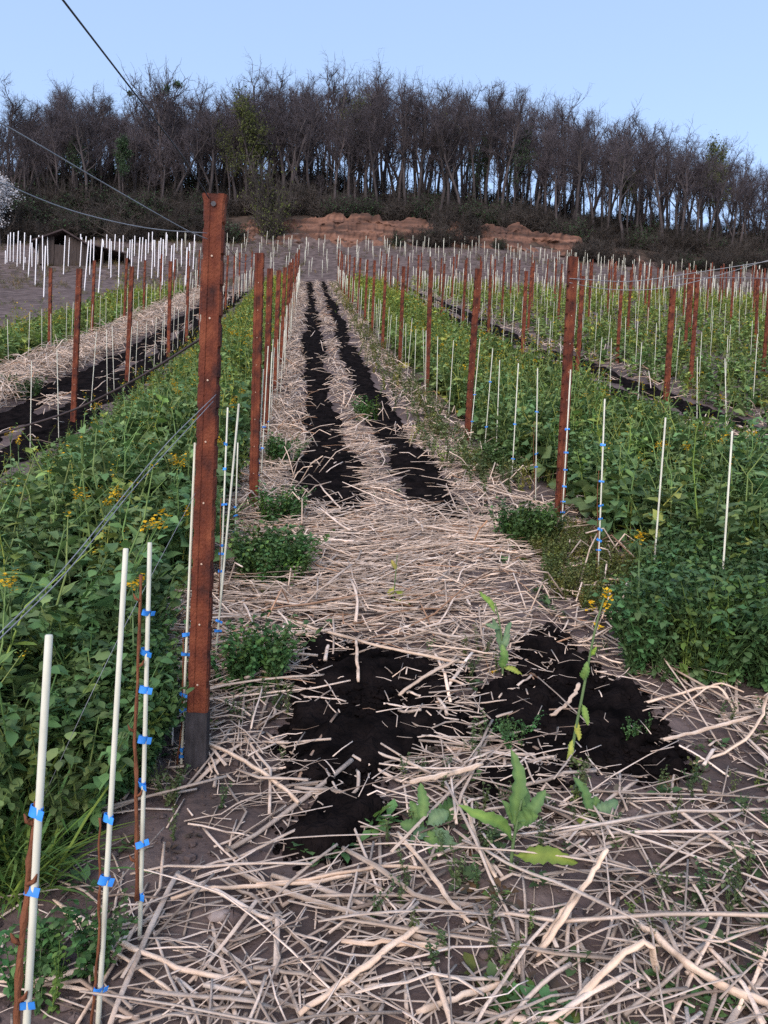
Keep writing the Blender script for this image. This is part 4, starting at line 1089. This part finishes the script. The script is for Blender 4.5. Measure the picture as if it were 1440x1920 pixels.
# ------------------------------------------------------------------ bare trees
def norm(v): return v / (np.linalg.norm(v) + 1e-9)
def grow(r, p, d, L, rad, n, up=.25, wig=.12):
    pts = [p]; rr = [rad]
    for i in range(n):
        d = norm(d + np.array([0, 0, up / n]) + r.normal(0, wig, 3))
        p = p + d * L / n; pts.append(p); rr.append(rad * (1 - .62 * (i + 1) / n))
    return np.array(pts), np.array(rr)
def tree_meshes(seed, Ht=15., low=.38, spread=1., dens_=1., trunk_r=.2, twr=1.):
    r = np.random.default_rng(seed)
    A = {}                                               # k -> list
    def put(dst, pts, rr): dst.setdefault(len(pts), []).append((pts, rr))
    big, tw = {}, {}
    tp, tr = grow(r, np.zeros(3), norm(np.array([r.normal(0, .04), r.normal(0, .04), 1])), Ht * .86, trunk_r, 10, .3, .05)
    tp[0, 2] = -.3; put(big, tp, tr)
    forks = [(tp, tr)]
    if r.random() < .6:
        i = r.integers(3, 6); fp, frr = grow(r, tp[i], norm(np.array([r.normal(0, .35), r.normal(0, .35), 1])), Ht * .5, tr[i] * .75, 7, .4, .07); put(big, fp, frr); forks.append((fp, frr))
    n1 = int(16 * dens_)
    for q in range(n1):
        fp, frr = forks[r.integers(0, len(forks))] if q % 3 else forks[0]
        f = low + (1 - low) * (q + r.random()) / n1 if fp is tp else r.uniform(.15, .95)
        x = f * (len(fp) - 1); i = min(int(x), len(fp) - 2); p = fp[i] + (fp[i + 1] - fp[i]) * (x - i); ra = frr[i] * .55
        az = r.uniform(0, 6.28); el = r.uniform(.65, 1.2)
        d = np.array([math.cos(az) * math.cos(el), math.sin(az) * math.cos(el), math.sin(el)])
        L1 = Ht * r.uniform(.16, .28) * (1.15 - .5 * (f - low)) * spread
        bp, brr = grow(r, p, d, L1, max(ra, .045), 6, .7, .15); put(big, bp, brr)
        for w in range(r.integers(6, 9)):
            g = r.uniform(.25, 1); i = min(int(g * 6), 5); p2 = bp[i] + (bp[i + 1] - bp[i]) * (g * 6 - i)
            d2 = norm(norm(bp[i + 1] - bp[i]) + r.normal(0, .65, 3))
            L2 = L1 * r.uniform(.3, .55); cp, crr = grow(r, p2, d2, L2, .03 * twr, 4, .5, .2); put(tw, cp, crr)
            for v in range(r.integers(4, 7)):
                g2 = r.uniform(.2, 1); i2 = min(int(g2 * 4), 3); p3 = cp[i2] + (cp[i2 + 1] - cp[i2]) * (g2 * 4 - i2)
                d3 = norm(norm(cp[i2 + 1] - cp[i2]) + r.normal(0, .7, 3)); L3 = L2 * r.uniform(.35, .7)
                ep, err = grow(r, p3, d3, L3, .015 * twr, 2, .4, .25); put(tw, ep, err)
                for s in range(2):
                    d4 = norm(norm(ep[2] - ep[1]) + r.normal(0, .7, 3)); gp, grr = grow(r, ep[1 + s], d4, L3 * r.uniform(.4, .7), .009 * twr, 1, .2, .1); put(tw, gp, grr)
    def pack(dd, S):
        acc = Acc()
        for k, l in dd.items():
            V, F, _ = tubes(np.array([a for a, _ in l]), np.array([b for _, b in l]), S if k > 3 else 3, cap=False); acc.add(V, F)
        return acc
    mx = float(np.percentile(np.concatenate([p[-1:, 2] for l in tw.values() for p, _ in l]), 99.4))
    return pack(big, 6), pack(tw, 3), mx
def leaf_cloud(seed, pts, n, size, spread):
    r = np.random.default_rng(seed); acc = Acc()
    P_ = pts[r.integers(0, len(pts), n)] + r.normal(0, spread, (n, 3))
    a = norm_rows(r.normal(0, 1, (n, 3))); b = norm_rows(np.cross(a, r.normal(0, 1, (n, 3))))
    s = (size * r.uniform(.6, 1.4, n))[:, None]
    V = np.stack([P_ - a * s, P_ + b * s * .6, P_ + a * s, P_ - b * s * .6], 1).reshape(-1, 3)
    return V, np.arange(4 * n).reshape(-1, 4)
def norm_rows(v): return v / (np.linalg.norm(v, axis=1, keepdims=True) + 1e-9)

TT = []
for k in range(9):
    big, tw, mx = tree_meshes(100 + k, 15., [.5, .42, .55, .36, .58, .46, .4, .54, .44][k], [.8, .95, .75, 1.1, .75, .85, 1., .8, .9][k])
    twV = tw.arr()[0]
    TT.append((big.mesh('trunk', M_BARK), tw.mesh('crown', M_TWIG), mx, twV))
_b, _t, _m = tree_meshes(555, 15., .5, 1.35, 1.1, .24, 1.9)
TT.append((_b.mesh('trunk', M_BARK), _t.mesh('crown', M_TWIG), _m, _t.arr()[0]))
TOPX = [-80, 0, 60, 150, 200, 260, 300, 350, 420, 450, 520, 600, 700, 800, 900, 1000, 1050, 1100, 1150, 1200, 1250, 1300, 1350, 1400, 1440, 1560]
TOPY = [238, 218, 196, 158, 176, 192, 180, 166, 180, 154, 130, 137, 130, 146, 152, 168, 180, 195, 215, 222, 235, 255, 258, 285, 305, 330]
protos = {}
def put_tree(x, y, drop, label, extra=None, ti=None, sxy=None):
    z = float(G(x, y))
    q, qy, d = proj([x, y, z])
    top = float(np.interp(q + 12, TOPX, TOPY)) + drop
    Hh = float(onplane(q + 12, top, y)[2] - z)
    ti = int(rng.integers(0, 9)) if ti is None else ti
    big, tw, mx, twV = TT[ti]
    s = Hh / mx
    rz = rng.uniform(0, 6.28)
    w = sxy or rng.uniform(1.0, 1.4)
    if ti not in protos:
        t = thing('bare_tree', label, 'tree', (x, y, z), 'bare trees of the hilltop wood')
        obj('trunk', big, t); obj('crown', tw, t); protos[ti] = t
        t.rotation_euler = (0, 0, rz); t.scale = (s * w, s * w, s)
    else:
        t = copy_tree(protos[ti], (x, y, z), rz, (s * w, s * w, s), label)
        for ch in list(t.children):
            if ch.name.split('.')[0] not in ('trunk', 'crown'): bpy.data.objects.remove(ch)
    if extra: extra(t, twV, s)
    return t
def zone(q, layer):
    w = {0: 'at the front edge', 1: 'inside the wood', 2: 'at the back'}[layer]
    if q < 230: p = 'behind the shed'
    elif q < 480: p = 'left of the yellow green sapling'
    elif q < 860: p = 'above the middle of the bank'
    elif q < 1150: p = 'above the right of the bank'
    else: p = 'where the wood drops to the right'
    return 'bare tree %s, %s' % (w, p)
for layer, (ya, yb, n, dlo, dhi) in enumerate(((65.4, 69, 66, 14, 62), (70, 76, 78, 6, 36), (77, 85, 88, 0, 22))):
    for i in range(n):
        y = rng.uniform(ya, yb); q = -90 + (1640) * (i + rng.uniform(.1, .9)) / n
        p = onplane(q, 400, y); x = p[0]
        put_tree(x, y, rng.uniform(dlo, dhi), zone(q, layer))
for i in range(28):                                      # thicker wood at left
    y = rng.uniform(66, 82); q = rng.uniform(-80, 520); p = onplane(q, 400, y)
    put_tree(p[0], y, rng.uniform(15, 110), 'smaller bare tree filling the denser left half of the wood')
def understorey(n, qa, qb, lo, hi):
    for i in range(n):
        y = rng.uniform(66, 84); q = qa + (qb - qa) * (i + rng.random()) / n; p = onplane(q, 400, y); x = p[0]; z = float(G(x, y))
        ti = int(rng.integers(0, 9)); s = rng.uniform(lo, hi) / TT[ti][2]; w = s * rng.uniform(1.2, 1.7)
        yt = copy_tree(protos[ti], (x, y, z), rng.uniform(0, 6.28), (w, w, s), 'low young tree in the dark understorey ' + ('of the left half of the wood' if q < 560 else 'above the bank' if q < 1100 else 'at the right end of the wood'))
        yt.name = 'young_tree'; yt['category'] = 'young tree'; yt['group'] = 'young trees in the understorey'
understorey(34, -90, 560, 6, 11)
understorey(18, 560, 1100, 4, 7)
understorey(10, 1100, 1540, 3, 5)
for i in range(130):                                     # thin pole trees between the old ones
    y = rng.uniform(67, 85); q = 60 + 1480 * (i + rng.random()) / 130; p = onplane(q, 400, y); x = p[0]; z = float(G(x, y))
    top = float(np.interp(q, TOPX, TOPY)) + rng.uniform(30, 95); hh = float(onplane(q, top, y)[2] - z)
    ti = int(rng.integers(0, 9)); sc_ = hh / TT[ti][2]; w = sc_ * rng.uniform(.45, .7)
    yt = copy_tree(protos[ti], (x, y, z), rng.uniform(0, 6.28), (w, w, sc_), 'slender pole tree standing between thicker trunks ' + ('in the left half of the wood' if q < 560 else 'above the bank' if q < 1100 else 'at the right end of the wood'))
    yt.name = 'pole_tree'; yt['category'] = 'young tree'; yt['group'] = 'slender pole trees of the wood'
# special trees
def nests(t, twV, s):
    tops = twV[(twV[:, 2] > 12.) & (twV[:, 2] < 15.2)]
    for j in range(5):
        c = tops[rng.integers(0, len(tops))]
        V, F = leaf_cloud(j, np.zeros((1, 3)) + c, 160, .1, .2)
        Vb, Fb, _, _ = blob(.17, j)
        obj('mistletoe', mesh('mistletoe', np.concatenate([V, Vb + c]), np.concatenate([F, Fb + len(V)]), M_DKLEAF), t)
p = onplane(303, 400, 68); put_tree(p[0], 68, -50, 'tall bare tree overtopping its neighbours with dark mistletoe balls in the crown', nests, 9, 1.)
def young(n, size, m):
    def f(t, twV, s):
        V, F = leaf_cloud(int(rng.integers(1e6)), twV, n, size, .25)
        obj('foliage', mesh('foliage', V, F, m), t)
    return f
for (q, y, dr, lab, n, sz, m) in ((492, 66, 50, 'tree with fresh yellow green leaves left of the middle of the wood', 3200, .15, M_BUD), (232, 66, 75, 'dark ivy green tree in the left part of the wood', 3600, .16, M_DKLEAF),
                                  (835, 70, 60, 'tree with a thin green veil above the earth bank', 2200, .12, M_BUD), (1348, 69, 2, 'lightly leafing tree near the right end of the wood', 2400, .13, M_BUD), (655, 70, 40, 'thin tree hazed with fresh leaves behind the middle of the bank', 1500, .11, M_BUD), (430, 66.5, 70, 'greenish tree left of the fresh leaved one', 2200, .13, M_BUD), (960, 68, 80, 'tree with green lower branches above the right of the bank', 1800, .13, M_DKLEAF), (130, 67, 80, 'ivy wrapped tree behind the shed', 2000, .14, M_DKLEAF), (1180, 68, 60, 'tree with sparse green leaves where the wood drops to the right', 1400, .11, M_BUD), (905, 69, 100, 'half height greenish tree above the right of the bank', 2400, .15, M_DKLEAF)):
    p = onplane(q, 400, y); put_tree(p[0], y, dr, lab, young(n, sz, m), None, .9)

# shrubs
def shrub(seed, leafy=None):
    r = np.random.default_rng(seed); dd = {}
    for s in range(26):
        az = r.uniform(0, 6.28); el = r.uniform(.5, 1.4); L = r.uniform(1.3, 2.6)
        p, rr = grow(r, np.r_[r.normal(0, .25, 2), -.1], np.array([math.cos(az) * math.cos(el), math.sin(az) * math.cos(el), math.sin(el)]), L, .03, 5, .1, .16); dd.setdefault(6, []).append((p, rr))
        for w in range(9):
            i = r.integers(1, 5); q, qr = grow(r, p[i], norm(norm(p[i + 1] - p[i]) + r.normal(0, .7, 3)), L * r.uniform(.25, .5), .017, 3, .1, .2); dd.setdefault(4, []).append((q, qr))
            for v in range(4):
                j = r.integers(1, 3); e, er = grow(r, q[j], norm(r.normal(0, 1, 3) + [0, 0, .4]), L * .2, .012, 1); dd.setdefault(2, []).append((e, er))
    acc = Acc()
    for k, l in dd.items():
        V, F, _ = tubes(np.array([a for a, _ in l]), np.array([b for _, b in l]), 3, cap=False); acc.add(V, F)
    return acc
SH = []
for k in range(5):
    a = shrub(300 + k); SH.append((a.mesh('branches', M_BUSH), a.arr()[0]))
LM = {}
for nm, m, n, sz in (('bud', M_BUD, 700, .06), ('dark', M_DKLEAF, 1100, .07)):
    for k in range(3):
        V, F = leaf_cloud(400 + k, SH[k][1], n, sz, .12); LM[(nm, k)] = mesh('foliage', V, F, m)
def put_shrub(q, y, s, lab, kind=None, wide=1., nm='thicket_shrub'):
    p = onplane(q, 430, y); x = p[0]; z = float(G(x, y))
    k = int(rng.integers(0, 3 if kind else 5))
    t = thing(nm, lab, 'shrub', (x, y, z), 'shrubs along the foot of the wood')
    t.scale = (s * wide, s * wide, s); t.rotation_euler = (0, 0, rng.uniform(0, 6.28))
    obj('branches', SH[k][0], t)
    if kind: obj('foliage', LM[(kind, k)], t)
for i in range(150):
    q = -70 + 1580 * (i + rng.random()) / 150
    y = (rng.uniform(65.3, 66.9), rng.uniform(67, 73), rng.uniform(74, 84))[i % 3]
    lf = rng.random() < .28
    pl = 'beside the shed' if q < 230 else 'left of the earth bank' if q < 430 else 'on top of the earth bank' if q < 1020 else 'right of the earth bank'
    put_shrub(q, y, rng.uniform(.7, 1.25) * (1.5 if i % 3 == 2 and q < 600 else 1), ('dark green leafed' if lf else 'bare brown') + ' thicket shrub ' + pl, 'dark' if lf else None, rng.uniform(.9, 1.3))
for i in range(86):                                      # scrub hanging over and below the bank
    q = rng.choice([rng.uniform(-50, 440), rng.uniform(200, 425), rng.uniform(780, 900), rng.uniform(1250, 1480), rng.uniform(1080, 1480)]); y = rng.uniform(61.6, 64)
    pl = 'at the upper edge of the bare field left of the bank' if q < 430 else 'covering the gap in the middle of the earth bank' if q < 880 else 'below the right end of the bank'
    put_shrub(q, y, rng.uniform(.5, .95) if q < 900 else rng.uniform(.35, .75), 'low brown scrub bush ' + pl, 'dark' if rng.random() < .15 else None, 1.3)
for i in range(46):                                      # scrub on the slope behind the shed
    put_shrub(-60 + 490 * (i + rng.random()) / 46, rng.uniform(60.8, 64.4), rng.uniform(.55, 1.0), 'dull brown scrub bush on the slope behind the shed and white tubes', 'dark' if rng.random() < .3 else None, 1.3)
put_shrub(640, 64.9, 1.1, 'dark evergreen bush on the bank edge at the middle of the wood', 'dark', 1.)
put_shrub(505, 62.6, 1.5, 'yellow green leafing sapling at the left end of the earth bank', 'bud', .7)
put_shrub(503, 63.8, 2.3, 'taller yellow green sapling right behind the leafing one', 'bud', .6)
put_shrub(835, 62.2, .55, 'dark bush growing on the face of the earth bank', 'dark', 1.2)
put_shrub(742, 61.2, .5, 'small dark bush under the red bank', 'dark', 1.3)
put_shrub(938, 62.0, .5, 'small round bush on the right part of the earth bank', 'dark', 1.1)

# blossoming tree
p = onplane(2, 418, 60); x = p[0]; z = float(G(x, 60))
t = thing('blossom_tree', 'white blossoming tree at the left edge in front of the dark wood', 'tree', (x, 60, z))
big, tw, mx = tree_meshes(777, 5., .2, 1.5, .8, .1)
twa = tw.arr()[0]
obj('trunk', big.mesh('trunk', M_BARK), t)
acc = Acc(); V, F = leaf_cloud(5, twa, 5200, .05, .14); 
cr = obj('crown', tw.mesh('crown', M_TWIG), t)
obj('blossom', mesh('blossom', V, F, M_BLOSS), cr)
Hn = float(onplane(5, 322, 60)[2] - z); t.scale = (Hn / mx * 1.15, Hn / mx * 1.15, Hn / mx)

# ------------------------------------------------------------------ shed at left
pb = at(118, 499); sx = 150 * pb[1] / F_ / 4.3
sh = thing('wooden_shed', 'low dark wooden shed with a gabled roof behind the white tubes', 'shed', pb)
sh.rotation_euler = (0, 0, R(6)); sh.scale = (sx, sx, sx)
acc = Acc()
for i in range(13):                                      # boards of the gable wall
    x0 = -1.15 + i * .18; h = 1.15 + (1.15 - abs(x0 + .09)) * .45
    V, F = boxq(x0, x0 + .17, -.02 - .006 * (i % 2), .02, 0, h)
    if not 4 <= i <= 6: acc.add(V, F)
V, F = boxq(-1.13, -1.09, .03, 2.6, 0, 1.12); acc.add(V, F); V, F = boxq(1.09, 1.13, .03, 2.6, 0, 1.12); acc.add(V, F); V, F = boxq(-1.08, 1.08, 2.56, 2.6, 0, 1.5); acc.add(V, F)
obj('wall', acc.mesh('wall', M_WOODD, False), sh)
acc = Acc()
for s in (-1, 1):
    V = np.array([(0, -.35, 1.78), (s * 1.55, -.35, 1.02), (s * 1.55, 2.8, 1.02), (0, 2.8, 1.78), (0, -.35, 1.7), (s * 1.55, -.35, .94), (s * 1.55, 2.8, .94), (0, 2.8, 1.7)], float)
    acc.add(V, [(0, 1, 2, 3), (7, 6, 5, 4), (0, 4, 5, 1), (1, 5, 6, 2), (2, 6, 7, 3), (3, 7, 4, 0)])
obj('roof', acc.mesh('roof', M_ROOF, False), sh)
V, F = boxq(-.42, .1, .0, .03, 0, 1.05); obj('door', mesh('door', V, F, M_WOODD, smooth=False), sh)


acc = Acc(); V = np.array([(1.2, -.2, 1.25), (3.1, -.2, .95), (3.1, 2.2, .95), (1.2, 2.2, 1.25), (1.2, -.2, 1.19), (3.1, -.2, .89), (3.1, 2.2, .89), (1.2, 2.2, 1.19)], float)
acc.add(V, [(0, 1, 2, 3), (7, 6, 5, 4), (0, 4, 5, 1), (1, 5, 6, 2), (2, 6, 7, 3), (3, 7, 4, 0)])
obj('side_roof', acc.mesh('side_roof', M_ROOF, False), sh)
for xx in (1.9, 3.0):
    V, F = boxq(xx - .04, xx + .04, -.14, -.06, 0, .9); obj('roof_post', mesh('roof_post', V, F, M_WOODD, smooth=False), sh)
acc = Acc()
for i in range(30):
    yy = .3 + rng.uniform(0, .1); xx = 1.4 + (i % 10) * .16; zz = .08 + (i // 10) * .15
    V, F, _ = tubes(np.array([[[xx, yy, zz], [xx, yy + .5, zz]]]), np.array([[.075, .07]]), 7); acc.add(V, F)
wp = obj('log_pile', acc.mesh('log_pile', M_BARK), loc=pb); wp.rotation_euler = sh.rotation_euler; wp.scale = sh.scale
tag(wp, 'stacked dark logs under the side roof of the shed', 'logs')

# ------------------------------------------------------------------ light
w = bpy.data.worlds.new('World'); scene.world = w; w.use_nodes = True
N = w.node_tree.nodes; Lk = w.node_tree.links
bg = N['Background']; sky = N.new('ShaderNodeTexSky'); sky.sky_type = 'NISHITA'
SUN_EL, SUN_AZ = R(33), R(205)
sky.sun_disc = False; sky.sun_elevation = SUN_EL; sky.sun_rotation = SUN_AZ
sky.altitude = 250; sky.air_density = 1.0; sky.dust_density = .3; sky.ozone_density = 2.2
tm = N.new('ShaderNodeMix'); tm.data_type = 'RGBA'; tm.blend_type = 'MULTIPLY'; tm.inputs[0].default_value = 1; tm.inputs[7].default_value = (.98, .84, .82, 1)
Lk.new(sky.outputs[0], tm.inputs[6]); vm = N.new('ShaderNodeMix'); vm.data_type = 'RGBA'; vm.inputs[0].default_value = .6; vm.inputs[7].default_value = (1.12, 1.57, 2.25, 1)
Lk.new(tm.outputs[2], vm.inputs[6]); Lk.new(vm.outputs[2], bg.inputs['Color']); bg.inputs['Strength'].default_value = .13
sd = bpy.data.lights.new('sun', 'SUN'); so = bpy.data.objects.new('sun', sd); COL.objects.link(so)
sd.energy = 1.05; sd.angle = R(50); sd.color = (1, .83, .72)
dirv = Vector((math.sin(SUN_AZ) * math.cos(SUN_EL), math.cos(SUN_AZ) * math.cos(SUN_EL), math.sin(SUN_EL)))
so.rotation_euler = dirv.to_track_quat('Z', 'Y').to_euler(); so.location = (0, -5, 12)
vs = scene.view_settings; vs.view_transform = 'Standard'; vs.look = 'None'; vs.exposure = 1.75; vs.gamma = 1; vs.use_curve_mapping = False
scene.cycles.use_denoising = False
scene.cycles.max_bounces = 5; scene.cycles.diffuse_bounces = 3; scene.cycles.transmission_bounces = 3
scene.cycles.use_adaptive_sampling = True; scene.cycles.adaptive_threshold = .01
print('SX,SY', SX, SY, 'yaw', math.degrees(yaw), 'rows', {k: round(v, 2) for k, v in ROWX.items()}, 'PY0', PY0[:3], 'PY1', PY1[:4], 'p1', POST1[0], Hp, 'cands', len(cand), 'straw', N)
